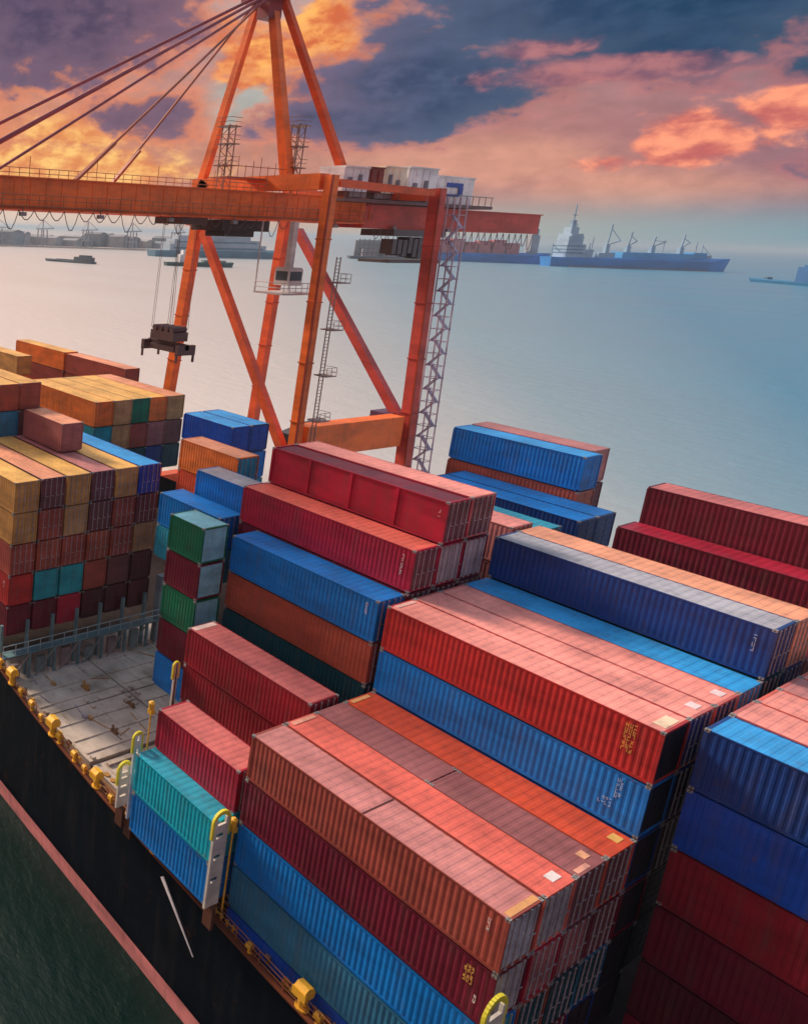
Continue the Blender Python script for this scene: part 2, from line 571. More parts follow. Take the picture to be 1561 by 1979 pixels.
PAL = {
    'brown': (.36, .075, .055), 'maroon': (.15, .008, .028), 'salmon': (.80, .16, .12), 'mauve': (.36, .13, .135),
    'vermilion': (.74, .10, .04), 'red': (.50, .030, .030), 'crimson': (.42, .012, .045), 'rose': (.64, .17, .16),
    'bright blue': (.003, .205, .66), 'royal blue': (.008, .075, .46), 'navy': (.006, .050, .24), 'sky blue': (.035, .36, .82),
    'grey-blue': (.035, .20, .36), 'teal': (.02, .34, .42), 'dark teal': (.004, .065, .085), 'green': (.006, .17, .085),
    'yellow': (.88, .50, .14), 'ochre': (.62, .33, .10), 'orange': (.82, .20, .035), 'peach': (.90, .38, .22), 'tan': (.48, .28, .12),
    'grey': (.40, .38, .40), 'lavender': (.40, .40, .46), 'black': (.010, .012, .020), 'dark maroon': (.085, .012, .022), 'russet': (.40, .085, .05), 'purple-brown': (.16, .055, .065),  # black: shade of the gap put into end faces and filler tiers
    'pale pink': (.93, .33, .28), 'dusty pink': (.60, .23, .22), 'turquoise': (.006, .46, .62), 'deep red': (.26, .012, .026), 'cyan': (.03, .36, .52), 'pale teal': (.22, .56, .66),
}
ORD = ['top', 'second from top', 'third from top', 'fourth from top', 'fifth from top', 'sixth from top', 'seventh from top']
TEXT_SHAPES = {}


def marking_mesh(rows, cols, s, seed):
    """worn, unreadable stencilled marks: short strokes in rows"""
    rnd = random.Random(seed)
    m = MB()
    for r in range(rows):
        for c in range(cols):
            x, z = c * s * 0.75, -r * s * 1.25
            segs = [(0, 0.5, 0.88, 1.0, 0), (0, 0.5, 0.42, 0.53, 0), (0, 0.5, 0.0, 0.11, 0), (0, 0.10, 0.0, 1.0, 1), (0.40, 0.5, 0.0, 1.0, 1)]
            k = 0
            for q in rnd.sample(segs, 3):
                if rnd.random() < 0.8:
                    m.box(x + q[0] * s, x + q[1] * s, -0.006 - 0.0011 * k, 0.012, z + q[2] * s, z + q[3] * s)
                    k += 1
    return m.mesh('painted_marking', [MP])


def container(loc, L, H, color, label, roof=None, end='doors', endcol=None, detail=2, open_top=False, group='stacked shipping containers', marks=None, barcol=None):
    t = thing('shipping_container', label, 'container', loc, 0, group)
    dk = tuple(c * 0.92 for c in color)
    ec = endcol or color
    side = 'side_ribbed' if open_top else 'side_near'
    put('side_panel', cmesh(side, L, H), t, color)
    put('side_panel', cmesh('side_far', L, H), t, color)
    put('front_wall', cmesh('front_wall', L, H), t, color)
    if open_top:
        put('tarpaulin', cmesh('tarp', L, H), t, roof or color)
    else:
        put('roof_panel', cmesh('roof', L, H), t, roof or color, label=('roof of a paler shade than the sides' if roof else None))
    put('frame', cmesh('frame', L, H), t, dk)
    if end == 'doors':
        w = (CW - 0.26) / 2
        for k in range(2):
            y = 0.13 + k * (w + 0.0)
            d = put('door', cmesh('door', L, H), t, ec, (0, y + 0.006, 0))
            if detail >= 2:
                for f in (0.28, 0.75):
                    put('locking_bar', cmesh('bar', L, H), d, None, (0, w * f, 0))
    else:
        put('rear_wall', cmesh('rear_wall', L, H), t, ec)
    if detail >= 1:
        for xx in ((-0.004, L - 0.174) if detail >= 2 else (L - 0.174,)):
            for yy in (-0.004, CW - 0.158):
                for zz in ((0, H - 0.113) if detail >= 2 else (H - 0.113,)):
                    put('corner_casting', cmesh('casting', 0, 0), t, None, (xx, yy, zz))
    if marks:
        for (mx, mz, rows, cols, s, mc, seed) in marks:
            put('painted_marking', marking_mesh(rows, cols, s, seed), t, mc, (mx, 0.008, mz))
    return t


WHITE = (.80, .78, .74)
GOLD = (.85, .50, .12)


def stack(x0, L, y0, ztop, tiers, where, h=2.75, roof=None, end='doors', endcols=None, detail=2, open_top=False, marks=None, single=None, rmarks=None):
    H = h - GAP
    for i, c in enumerate(tiers):
        z = ztop - h * (i + 1) + GAP
        if c is None:
            continue
        nm = c if isinstance(c, str) else c[0]
        lab = '%s container, %s' % (nm, where) if len(tiers) == 1 or single else '%s container, %s of %s' % (nm, ORD[i], where)
        ec = endcols[i] if endcols else None
        rnd = random.Random(int(x0 * 31 + y0 * 7 + z * 3))
        j = rnd.uniform(0.93, 1.07)
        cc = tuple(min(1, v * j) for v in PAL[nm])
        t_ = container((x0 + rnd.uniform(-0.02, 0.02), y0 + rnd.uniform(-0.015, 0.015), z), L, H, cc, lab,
                  roof=PAL[roof] if (roof and i == 0) else None, end=end, endcol=PAL[ec] if ec else None,  # top roofs paler than sides: sun and sheen partly put into the colour
                  detail=detail if i < 3 or detail < 2 else 1, open_top=open_top and i == 0, marks=(marks or {}).get(i))
        if i == 0:
            for k, (rx, ry, dx, dy, mc, mn) in enumerate(rmarks or []):
                b_ = MB().box(rx, rx + dx, ry, ry + dy, H - .010, H + .004 + .001 * k)
                b_.build(mn, MP, t_, mc)


F40, F30, F20 = 12.19, 9.12, 6.06
P = 2.5
# --- front block, nearest the camera
fb = 'front block'
stack(-F40, F40, -.10, 0, ['brown', 'maroon', 'bright blue', 'grey-blue', 'royal blue'], 'the row nearest the rail, ' + fb, roof='dusty pink', rmarks=[(11.85, .2, .24, 2.1, (.85, .42, .16), 'warning_strip'), (6.05, .06, .07, 2.3, (.12, .03, .03), 'roof_seam')],
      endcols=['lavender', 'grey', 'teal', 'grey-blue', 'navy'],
      marks={0: [(11.5, 2.0, 3, 1, .17, WHITE, 3)], 1: [(11.1, 2.1, 4, 3, .17, GOLD, 5), (11.6, 1.0, 2, 1, .16, WHITE, 6)]})
stack(-F40, F40, P, 0, ['salmon', 'crimson', 'russet', 'dark maroon'], 'the second row from the rail, ' + fb, rmarks=[(11.5, 1.25, .36, .7, (.92, .84, .84), 'warning_strip'), (.1, .3, .25, 1.8, (.92, .40, .28), 'warning_strip')], endcols=['grey', 'mauve', 'dark teal', 'navy'])
stack(-F40, F20, 2 * P, 0, ['mauve'], 'twenty-foot, far half of the third row, ' + fb)
stack(-F20, F20, 2 * P, 0, ['mauve'], 'twenty-foot, near half of the third row, ' + fb, rmarks=[(5.3, 1.5, .35, .5, (.85, .45, .26), 'warning_strip'), (5.75, .3, .2, 1.0, (.85, .42, .32), 'warning_strip')], endcols=['purple-brown'])
stack(-F40, F40, 2 * P, -2.75, ['purple-brown', 'dark teal', 'maroon'], 'the pile under two mauve ones, ' + fb, endcols=['mauve', 'dark teal', 'maroon'])
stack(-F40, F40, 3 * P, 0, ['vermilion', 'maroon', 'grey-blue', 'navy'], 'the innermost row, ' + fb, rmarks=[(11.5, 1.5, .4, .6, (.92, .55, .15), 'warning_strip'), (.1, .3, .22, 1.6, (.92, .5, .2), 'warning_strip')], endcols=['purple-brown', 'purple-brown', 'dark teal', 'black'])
# --- raised middle block
rb = 'the pink-topped middle block'  # its black ends and lower tiers carry the gap's shade as colour
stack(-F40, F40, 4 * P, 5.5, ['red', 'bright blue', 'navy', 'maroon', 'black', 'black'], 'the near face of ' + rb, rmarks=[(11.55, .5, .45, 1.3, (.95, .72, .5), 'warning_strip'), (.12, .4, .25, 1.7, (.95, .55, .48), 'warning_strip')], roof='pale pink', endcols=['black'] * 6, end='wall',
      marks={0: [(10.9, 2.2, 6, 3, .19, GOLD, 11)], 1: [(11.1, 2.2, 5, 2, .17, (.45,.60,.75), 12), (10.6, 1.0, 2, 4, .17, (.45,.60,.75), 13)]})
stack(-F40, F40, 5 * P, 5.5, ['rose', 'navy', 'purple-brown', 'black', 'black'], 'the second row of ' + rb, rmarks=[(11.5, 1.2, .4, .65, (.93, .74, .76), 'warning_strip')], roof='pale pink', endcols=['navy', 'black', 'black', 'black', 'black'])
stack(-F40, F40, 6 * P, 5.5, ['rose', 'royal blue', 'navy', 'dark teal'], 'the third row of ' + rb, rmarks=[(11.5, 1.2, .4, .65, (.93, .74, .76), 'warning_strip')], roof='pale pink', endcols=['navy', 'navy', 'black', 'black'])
stack(-F40, F40, 7 * P, 5.5, ['sky blue', 'royal blue', 'navy'], 'the row between pink tops and the navy wall')
stack(-F40, F40, 8 * P, 8.25, ['navy', 'dark teal', 'navy'], 'the raised wall behind the sky blue row', roof='lavender', endcols=['navy', 'dark teal', 'navy'],
      marks={0: [(11.5, 2.0, 4, 1, .2, (.6,.66,.75), 20)]})
stack(-F40, F40, 9 * P, 8.25, ['peach', 'navy'], 'the thin strip behind the lavender roof')
stack(-F40, F40, 10 * P, 5.5, ['maroon'], 'the sunken row behind the peach roof')
# --- maroon blocks at the right
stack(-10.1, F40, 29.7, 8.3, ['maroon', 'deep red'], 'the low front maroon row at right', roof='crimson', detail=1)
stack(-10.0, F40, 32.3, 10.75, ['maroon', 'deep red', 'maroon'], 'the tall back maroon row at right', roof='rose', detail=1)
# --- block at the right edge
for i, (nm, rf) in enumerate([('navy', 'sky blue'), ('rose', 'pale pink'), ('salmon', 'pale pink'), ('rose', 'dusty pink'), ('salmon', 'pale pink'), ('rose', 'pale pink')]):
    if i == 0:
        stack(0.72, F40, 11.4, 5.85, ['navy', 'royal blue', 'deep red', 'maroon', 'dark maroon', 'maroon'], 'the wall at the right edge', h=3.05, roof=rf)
    else:
        stack(0.72, F40, 11.4 + P * i, 5.9, [nm, 'maroon'], '%s row behind the right-edge wall' % ['', 'the first', 'the second', 'the third', 'the fourth', 'the fifth'][i], h=3.05, roof=rf)
# --- bay behind the front block
stack(-18.75, F20, 0, -2.75, ['crimson'], 'twenty-foot, by the orange lamp above the turquoise one', roof='rose')
stack(-18.75, F20, P + .2, -5.5, ['dark maroon'], 'twenty-foot, at the foot of the tall maroon-sided one', roof='rose')
stack(-18.7, F20, -1.5, -5.4, ['turquoise', 'bright blue'], 'the short pile between two lashing posts', roof='cyan', detail=2)
stack(-21.65, F30, 2 * P, 0.2, ['deep red', 'deep red', 'maroon'], 'the pile past the front block', rmarks=[(.08, .2, .4, 2.0, (.93, .68, .60), 'warning_strip')], roof='rose', detail=2)
stack(-24.75, F40, 3 * P, -2.75, ['dark teal'], 'sunken between the deep red and bright blue piles')
stack(-23.1, F30 + 1.3, 4 * P, 5.5, ['bright blue', 'russet', 'dark teal'], 'the pile left of the black gap', roof='bright blue',
      marks={0: [(9.7, 2.1, 3, 1, .22, WHITE, 31)]})
stack(-24.75, F40, 5 * P, 8.3, ['crimson', 'maroon', 'dark maroon'], 'the wall in front of the four red panels', roof='salmon', endcols=['purple-brown', 'purple-brown', 'navy'],
      marks={0: [(11.5, 2.0, 5, 1, .22, WHITE, 32)]})
stack(-24.75, F40, 6 * P, 11.0, ['crimson', 'crimson', 'maroon'], 'the four-panelled red row', open_top=True, roof='maroon', endcols=['purple-brown', 'grey', 'purple-brown'],
      marks={0: [(11.7, 1.9, 2, 1, .2, WHITE, 33)]})
stack(-24.75, F40, 7 * P, 11.0, ['rose', 'maroon', 'purple-brown'], 'the row behind the four red panels', roof='pale pink', endcols=['purple-brown', 'grey', 'mauve'])
stack(-18.6, F20, 9 * P, 8.3, ['dusty pink', 'mauve'], 'the small pile right of the tall red row', roof='pale pink', endcols=['mauve', 'purple-brown'])
stack(-18.6, F20, 26.3, 7.5, ['cyan', 'teal'], 'the small pile in front of the dark blue wall', roof='cyan')
stack(-22.6, F30 + 1.0, 31.0, 7.5, ['navy', 'navy', 'dark teal'], 'the dark blue wall below the far blue box', roof='bright blue', detail=1)
stack(-22.6, F30 + 1.0, 33.5, 7.5, ['navy', 'navy'], 'the second row of the dark blue wall', roof='bright blue', detail=1)
stack(-24.0, F30, 36.0, 10.9, ['bright blue', 'russet'], 'the far pile standing against the water', roof='sky blue', detail=1)
stack(-24.0, F30 - .6, 38.5, 10.95, ['dusty pink', 'maroon'], 'the last row before the water, roof edge showing', detail=1)
# --- open bay with short piles
stack(-26.55, 3.1, 7.45, 6.2, ['green', 'maroon', 'green', 'maroon', 'bright blue'], 'the ten-foot pile with the pale teal ends', roof='pale teal',
      endcols=['pale teal'] * 5, end='wall')
stack(-30.7, F20, 14.2, 7.5, ['bright blue', 'royal blue'], 'the short pile in front of the orange wedge', roof='lavender', endcols=['royal blue', 'royal blue'])
stack(-31.6, F20, 11.4, 5.6, ['bright blue', 'cyan'], 'the low short pile behind the green one')
stack(-35.2, F20, 16.9, 8.6, ['orange', 'vermilion', 'orange'], 'the short pile below the crane leg', roof='peach', endcols=['cyan', 'cyan', 'navy'])
stack(-43.0, F20, 25.2, 8.4, ['royal blue', 'bright blue', 'cyan'], 'the near row beside the yellow-topped pile', roof='sky blue', detail=1)
stack(-43.0, F20, 27.7, 8.4, ['navy', 'bright blue', 'cyan'], 'the far row beside the yellow-topped pile', roof='sky blue', detail=1, endcols=['royal blue', 'bright blue', 'cyan'])
# --- great wall at the left
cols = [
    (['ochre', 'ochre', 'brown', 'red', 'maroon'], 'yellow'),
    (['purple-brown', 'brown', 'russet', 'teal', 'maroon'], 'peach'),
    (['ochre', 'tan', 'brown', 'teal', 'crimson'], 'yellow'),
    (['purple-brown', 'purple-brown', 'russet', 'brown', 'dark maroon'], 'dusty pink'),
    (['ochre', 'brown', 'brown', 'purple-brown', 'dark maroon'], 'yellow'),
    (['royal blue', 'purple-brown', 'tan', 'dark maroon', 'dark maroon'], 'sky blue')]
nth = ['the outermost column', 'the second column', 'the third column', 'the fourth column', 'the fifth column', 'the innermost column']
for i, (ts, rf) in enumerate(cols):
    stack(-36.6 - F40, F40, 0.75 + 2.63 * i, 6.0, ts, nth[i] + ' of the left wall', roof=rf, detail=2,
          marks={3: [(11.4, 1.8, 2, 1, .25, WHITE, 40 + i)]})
stack(-48.1, F20, 9.3, 8.8, ['mauve'], 'twenty-foot, alone on top of the left wall', roof='peach', detail=1)
for i, (ts, rf) in enumerate([(['brown', 'mauve'], 'yellow'), (['russet', 'grey-blue'], 'yellow'), (['russet', 'purple-brown'], 'yellow')]):
    stack(-48.9 - F40, F40, 4.3 + P * i, 11.2, ts, '%s pile rising behind the left wall' % ['the first', 'the second', 'the third'][i], roof=rf, detail=1)
for i, (ts, rf) in enumerate([(['orange', 'teal', 'dark teal'], 'yellow'), (['tan', 'tan', 'navy'], 'yellow'), (['green', 'brown', 'dark teal'], 'yellow'),
                              (['orange', 'mauve', 'navy'], 'yellow'), (['tan', 'purple-brown', 'dark teal'], 'peach')]):
    stack(-48.1 - F40, F40, 18.2 + 2.46 * i, 8.8, ts, '%s column of the yellow-roofed pile' % ['the nearest', 'the second', 'the third', 'the fourth', 'the farthest'][i], roof=rf, detail=1)
stack(-62.2 - F40, F40, 34.6, 8.8, ['brown', 'russet'], 'the farthest left pile, its near end', roof='peach', detail=1)
stack(-74.8 - F40, F40, 34.6, 8.9, ['orange', 'brown'], 'the farthest left pile, its middle', roof='yellow', detail=1)
stack(-74.8 - F40, F40, 26.6, 8.7, ['ochre', 'orange'], 'the farthest left pile, cut by the frame', roof='yellow', detail=1)

# ---------------------------------------------------------------- the ship that carries them
ship = thing('container_ship', 'huge black-hulled container ship with red waterline stripe carrying all the stacks', 'ship', (0, 0, 0))
BLACK = (.002, .006, .012)
RUST = (.20, .055, .02)
YEL = (.95, .52, .04)
outl = [(32, -.75), (0, -.72), (-8, -.68), (-20, -.60), (-30, -.55), (-36, -.45), (-60, .3), (-90, 3), (-130, 12), (-150, 23)]


def railz(x):
    pts = [(-150, -7.0), (-60, -7.6), (-36, -9.3), (-31.4, -10.3), (-28, -10.75), (-22.6, -11.4), (-17.6, -11.7), (-7.6, -12.05), (32, -12.2)]
    for (a, za), (c, zc) in zip(pts, pts[1:]):
        if a <= x <= c:
            return za + (zc - za) * (x - a) / (c - a)
    return pts[-1][1]


dense = []
for (xa, ya), (xb, yb) in zip(outl, outl[1:]):
    n = max(1, int(abs(xb - xa) / 3))
    for i in range(n):
        dense.append((xa + (xb - xa) * i / n, ya + (yb - ya) * i / n))
dense.append(outl[-1])
BEAM = 46.5


def hull_strip(z_of_top, z_of_bot, off, mb):
    """both sides of the hull as a band"""
    top, bot = [], []
    ring = [(x, y, -1) for x, y in dense] + [(x, BEAM - y - .7, 1) for x, y in reversed(dense)]
    for x, y, s in ring:
        top.append((x, y + s * off, z_of_top(x)))
        bot.append((x, y + s * (off - 0.0) - s * 0.25, z_of_bot(x)))
    n = len(ring)
    vs = top + bot
    mb.quadmesh(vs, [(i, (i + 1) % n, n + (i + 1) % n, n + i) for i in range(n)])


m = MB()
hull_strip(railz, lambda x: -23.0, 0.0, m)
m.build('hull', MHU, ship, BLACK)
m = MB()
hull_strip(lambda x: -19.3, lambda x: WATER_Z - 0.4, -0.10 + 0.14, m)
m.build('boot_stripe', MSH, ship, (.92, .34, .33))
# deck sheet
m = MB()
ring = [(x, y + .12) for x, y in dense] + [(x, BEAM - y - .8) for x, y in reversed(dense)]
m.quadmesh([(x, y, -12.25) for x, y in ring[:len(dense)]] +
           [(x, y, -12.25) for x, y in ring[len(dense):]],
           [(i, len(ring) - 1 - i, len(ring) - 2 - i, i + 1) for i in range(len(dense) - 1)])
m.build('deck', MDD, ship, (.035, .026, .026))  # dark colour puts the shade of the gap into the deck
# bulwark cap
m = MB()
cap = [(x, y - .05, railz(x) + .03) for x, y in dense]
for a, c in zip(cap, cap[1:]):
    m.bar(a, c, .34, .12)
m.build('bulwark_cap', MSH, ship, RUST)
# hatch covers on the open bay
for k, (ya, yb) in enumerate(((.7, 9.2), (9.35, 16.6), (16.75, 24))):
    m = MB()
    m.box(-38.6, -30.75, ya, yb, -12.2, -11.35)
    m.box(-30.6, -25.1, ya, yb, -12.2, -11.33)
    for xx in (-35.2, -33.5, -31.8, -29.2, -27.4, -26.0):
        m.box(xx, xx + .16, ya + .3, yb - .3, -11.36, -11.25)
    for xx in (-36.0, -31.1, -30.3, -25.5):
        for yy in (ya + .3, (ya + yb) / 2, yb - .6):
            m.box(xx, xx + .35, yy, yy + .3, -11.36, -11.12)
    m.build('hatch_cover', MDK, ship)
m = MB()
m.box(-24.9, -19.2, .8, 9.2, -12.2, -11.5)
m.box(-24.6, -24.3, 1.8, 9.0, -11.52, -11.3)
m.build('hatch_cover', MDK, ship)
# small deck gear on the passage by the rail
for (x, y, s) in ((-33, 1.1, 1), (-31.4, 1.2, .8), (-28.3, 1.0, 1), (-25.6, .9, .9), (-23.4, 1.1, 1.1), (-21.5, .7, .8), (-27, 4.6, .7), (-32.4, 6.2, .8), (-29.0, 8.1, .6)):
    m = MB()
    z = -12.1 if y < 1.5 else -11.3
    m.box(x - .5 * s, x + .5 * s, y - .22 * s, y + .22 * s, z, z + .12)
    for d in (-.28, .28):
        m.tube((x + d * s, y, z + .1), (x + d * s, y, z + .55 * s), .13 * s, 10)
        m.tube((x + d * s, y, z + .55 * s), (x + d * s, y, z + .62 * s), .19 * s, 10)
    m.build('mooring_bollard', MSH, ship, (.50, .26, .07) if s > .75 else (.25, .13, .07))
# pipes along the deck
m = MB()
for k, yy in enumerate((.45, .8, 1.2)):
    m.path([(x, yy + max(0, (-30 - x)) * .02, -11.95 + .05 * k) for x in range(-60, 24, 4)], .07 + .02 * k, 6)
m.build('deck_pipe', MSH, ship, (.36, .16, .06))
# railing on the bulwark: stanchions, wires
m = MB()
for a, c in zip(dense, dense[1:]):
    x0_, x1_ = a[0], c[0]
    m.tube((x0_, a[1] - .02, railz(x0_)), (x0_, a[1] - .02, railz(x0_) + .95), .035, 5)
    xm = (x0_ + x1_) / 2
    m.tube((xm, (a[1] + c[1]) / 2 - .02, railz(xm)), (xm, (a[1] + c[1]) / 2 - .02, railz(xm) + .95), .035, 5)
    for hh in (.35, .65, .95):
        m.tube((x0_, a[1] - .02, railz(x0_) + hh), (x1_, c[1] - .02, railz(x1_) + hh), .028, 5)
m.build('railing', MSH, ship, (.34, .12, .045))


def deck_vent(x, y, z, s=1.0):
    m = MB()
    m.tube((0, 0, 0), (0, 0, .62 * s), .17 * s, 10)
    m.tube((0, 0, .05 * s), (0, 0, .12 * s), .25 * s, 10)
    m.prism([(-.30 * s, .60 * s), (.24 * s, .60 * s), (.30 * s, .80 * s), (.16 * s, 1.05 * s), (-.12 * s, 1.12 * s), (-.30 * s, .98 * s)], 'x', -.22 * s, .22 * s)
    m.box(-.26 * s, .26 * s, -.33 * s, -.29 * s, .62 * s, .96 * s)
    m.build('deck_vent', MSH, ship, YEL, (x, y, z))


rn = random.Random(21)
FIT = [(.85, .45, .04), (.45, .20, .05), (.30, .10, .04), (.85, .50, .08), (.20, .10, .07)]
for k in range(80):
    x = -37 + k * 0.50 + rn.uniform(-.3, .3)
    y = rn.choice((-.35, -.1, .15, .5))
    z = -12.2 if y > .1 else railz(x) - .05
    m = MB()
    q = rn.random()
    if q < .35:
        m.box(-.16, .16, -.12, .12, 0, rn.uniform(.25, .55))
        m.box(-.22, .22, -.17, .17, 0, .07)
        nm = 'valve_box'
    elif q < .7:
        m.tube((-.2, 0, 0), (-.2, 0, .42), .07, 8)
        m.tube((.2, 0, 0), (.2, 0, .42), .07, 8)
        m.tube((-.34, 0, .3), (.34, 0, .3), .06, 8)
        nm = 'cleat'
    else:
        m.tube((0, 0, 0), (0, 0, .35), .09, 8)
        m.tube((-.14, 0, .45), (.14, 0, .45), .17, 10)
        m.tube((0, 0, .33), (0, 0, .4), .14, 8)
        nm = 'hydrant'
    m.build(nm, MSH, ship, rn.choice(FIT), (x, y, z))
# lashing rods and gear lying about on the hatch covers
for k in range(18):
    x, y = rn.uniform(-36, -25.6), rn.uniform(1.2, 16)
    t_ = rn.uniform(0, 3.14)
    l_ = rn.uniform(.6, 2.6)
    m = MB()
    m.bar((0, 0, .04), (l_ * math.cos(t_), l_ * math.sin(t_), .04), .06, .06)
    if k % 3 == 0:
        m.box(-.2, .2, -.15, .15, 0, .22)
    m.build('lashing_rod', MSH, ship, rn.choice([(.45, .26, .14), (.36, .28, .22), (.55, .32, .15), (.36, .32, .40)]), (x, y, -11.33))
for x, s in ((-33.4, 1.35), (-27.9, 1.45), (-27.1, .8), (-22.9, 1.3), (-17.3, 1.4), (-7.0, 1.4), (-32.1, .7), (-30.6, .8), (-29.4, .6), (-25.3, .8), (-24.2, .6), (-21.4, .65), (-19.9, .6), (-15.4, .6), (-10.2, .6), (-6.1, .7), (-35.2, .8)):
    deck_vent(x, -.55, railz(x) + .02, s)
for x, y, z in ((-19.1, -.2, -3.2), (-12.35, -.25, -6.1)):
    m = MB()
    m.box(-.16, .16, -.2, .1, 0, .3)
    m.tube((0, -.06, -11.4 - z), (0, -.06, 0), .05, 6)
    m.tube((0, -.06, .3), (0, -.06, .75), .15, 10, .2)
    m.tube((0, -.06, .75), (0, -.06, .86), .2, 10, .08)
    m.build('deck_lamp', MSH, ship, YEL, (x, y, z))


def lashing_post(x, y, zb, zt, w=.95, white=False):
    e = bpy.data.objects.new('lashing_post', None)
    COL.objects.link(e)
    e.parent = ship
    e.location = (x, y, 0)
    e.empty_display_size = .3
    m = MB()
    hgt = zt - zb
    # plate with openings: rails and rungs between them
    for yy in (0, w - .2):
        m.box(-.07, .07, yy, yy + .2, zb, zt - .3)
    z = zb
    ks = [0, .30, .36, .58, .64, .84, .90, 1.0]
    for a, c in zip(ks[::2], ks[1::2]):
        m.box(-.055, .055, .2, w - .2, zb + a * (hgt - .7), zb + c * (hgt - .7))
    m.build('post_plate', MSH, e, (.74, .71, .62) if not white else (.82, .84, .84))
    m = MB()
    n = 14
    cy, r = w / 2, w / 2 + .04
    pts = [(0, cy - r * math.cos(math.pi * i / n), zt - .5 + r * math.sin(math.pi * i / n)) for i in range(n + 1)]
    pts = [(0, cy - r, zt - 1.5)] + pts + [(0, cy + r, zt - 1.5)]
    for a, c in zip(pts, pts[1:]):
        m.bar(a, c, .24, .13, up=(1, 0, 0))
    m.build('post_rim', MSH, e, (.85, .78, .06))
    m = MB()
    m.bar((0, w / 2, zb - 1.4), (0, w / 2, zb), .25, .6, up=(1, 0, 0))
    m.build('post_foot', MSH, e, (.13, .05, .03))


lashing_post(-12.36, -1.85, -10.6, -4.6, 1.05)
lashing_post(-19.25, -1.25, -10.6, -4.3, .55, True)
lashing_post(-19.9, -1.6, -10.2, -7.0, .9)
lashing_post(.48, -1.6, -8.6, -3.0, 1.3)
lashing_post(-21.95, 4.5, -11.3, -2.2, .3)
# tapering white mark painted on the hull
m = MB()
m.bar((-16.3, -.80, -12.5), (-13.3, -.94, -15.3), .30, .05, up=(0, 1, 0), w2=.05)
m.build('painted_hull_mark', MHW, ship, (.9, .9, .92))

# lashing bridge at the foot of the left wall
lb = bpy.data.objects.new('lashing_bridge', None)
COL.objects.link(lb)
lb.parent = ship
TEALG = (.13, .24, .27)
m = MB()
m.box(-36.45, -35.55, -.1, 18.2, -9.05, -8.93)
m.build('walkway', MSH, lb, TEALG)
for yy in [.1 + 2.6 * i for i in range(8)]:
    m = MB()
    m.box(-36.4, -36.15, yy - .12, yy + .12, -12.1, -6.3 if yy < 18 else -4.6)
    m.box(-35.75, -35.55, yy - .1, yy + .1, -12.1, -9.05)
    m.build('bridge_post', MSH, lb, TEALG)
m = MB()
m.box(-36.3, -35.7, 16.9, 17.9, -11.3, -4.7)
m.build('bridge_end_post', MSH, lb, (.20, .28, .33))
m = MB()
for hh in (-8.4, -7.85):
    m.tube((-35.55, -.1, hh), (-35.55, 17.5, hh), .04, 5)
for i in range(15):
    m.tube((-35.55, -.1 + 1.25 * i, -8.95), (-35.55, -.1 + 1.25 * i, -7.85), .035, 5)
m.build('handrail', MSH, lb, (.34, .45, .48))
for i in range(6):
    m = MB()
    y = .1 + 2.6 * i
    m.bar((-35.6, y + .1, -12.0), (-35.6, y + 2.5, -9.1), .1, .1)
    m.box(-36.2, -35.9, y + 1.0, y + 1.9, -11.3, -10.1 + .25 * (i % 3))
    m.build('bridge_brace', MSH, lb, (.20, .27, .27) if i % 2 else (.30, .25, .25))

# ---------------------------------------------------------------- quay for the crane (behind the ship)
m = MB()
m.box(-260, 60, 47.2, 83, -24, -18.6)
o = m.build('quay', MDK)
o['kind'] = 'structure'

# ---------------------------------------------------------------- gantry crane
cr_ = thing('gantry_crane', 'tall orange ship-to-shore gantry crane with boom, A-frame and stays', 'crane', (-58, 60, -18.6))
CO = Vector(cr_.location)
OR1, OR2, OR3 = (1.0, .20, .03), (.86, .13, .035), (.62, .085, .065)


def cpart(name, mb, color, parent=cr_, label=None, mat=None):
    mb.v = [(v[0] - CO.x, v[1] - CO.y, v[2] - CO.z) for v in mb.v]
    return mb.build(name, mat or MCR, parent, color, label=label)


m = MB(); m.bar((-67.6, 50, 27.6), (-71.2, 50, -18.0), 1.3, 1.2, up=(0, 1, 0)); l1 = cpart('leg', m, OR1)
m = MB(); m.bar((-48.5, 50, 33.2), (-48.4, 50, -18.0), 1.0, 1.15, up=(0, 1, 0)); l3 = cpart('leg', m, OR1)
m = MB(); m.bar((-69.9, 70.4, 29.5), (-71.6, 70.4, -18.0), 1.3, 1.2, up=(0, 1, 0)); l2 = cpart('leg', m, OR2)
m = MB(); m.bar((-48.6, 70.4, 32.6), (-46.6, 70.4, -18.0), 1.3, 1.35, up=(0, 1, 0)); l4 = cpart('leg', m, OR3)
# flanges that give the legs edges
for (a, c, pr_) in (((-48.5, 50, 33.2), (-48.4, 50, -18.0), l3), ((-48.6, 70.4, 32.6), (-46.6, 70.4, -18.0), l4)):
    m = MB()
    k_ = .53 if pr_ is l3 else .66
    m.bar((a[0] + k_, a[1] - k_ - .05, a[2]), (c[0] + k_, c[1] - k_ - .05, c[2]), .2, .2)
    lf_ = cpart('leg_stiffener', m, (.40, .05, .02), pr_)
for base_, top_, w_, h_, par_, c_ in (((-71.2, 50, -18.0), (-67.6, 50, 27.6), 1.3, 1.2, l1, OR1), ((-48.4, 50, -18.0), (-48.5, 50, 33.2), 1.0, 1.15, l3, OR1),
                                      ((-71.6, 70.4, -18.0), (-69.9, 70.4, 29.5), 1.3, 1.2, l2, OR2), ((-46.6, 70.4, -18.0), (-48.6, 70.4, 32.6), 1.3, 1.35, l4, OR3)):
    A_, B_ = Vector(base_), Vector(top_)
    for k in range(1, 7):
        p_ = A_.lerp(B_, k / 7)
        q_ = A_.lerp(B_, k / 7 + .003)
        m = MB()
        m.bar(p_, q_, w_ + .2, h_ + .2, up=(0, 1, 0))
        cpart('flange', m, tuple(v * .7 for v in c_), par_)
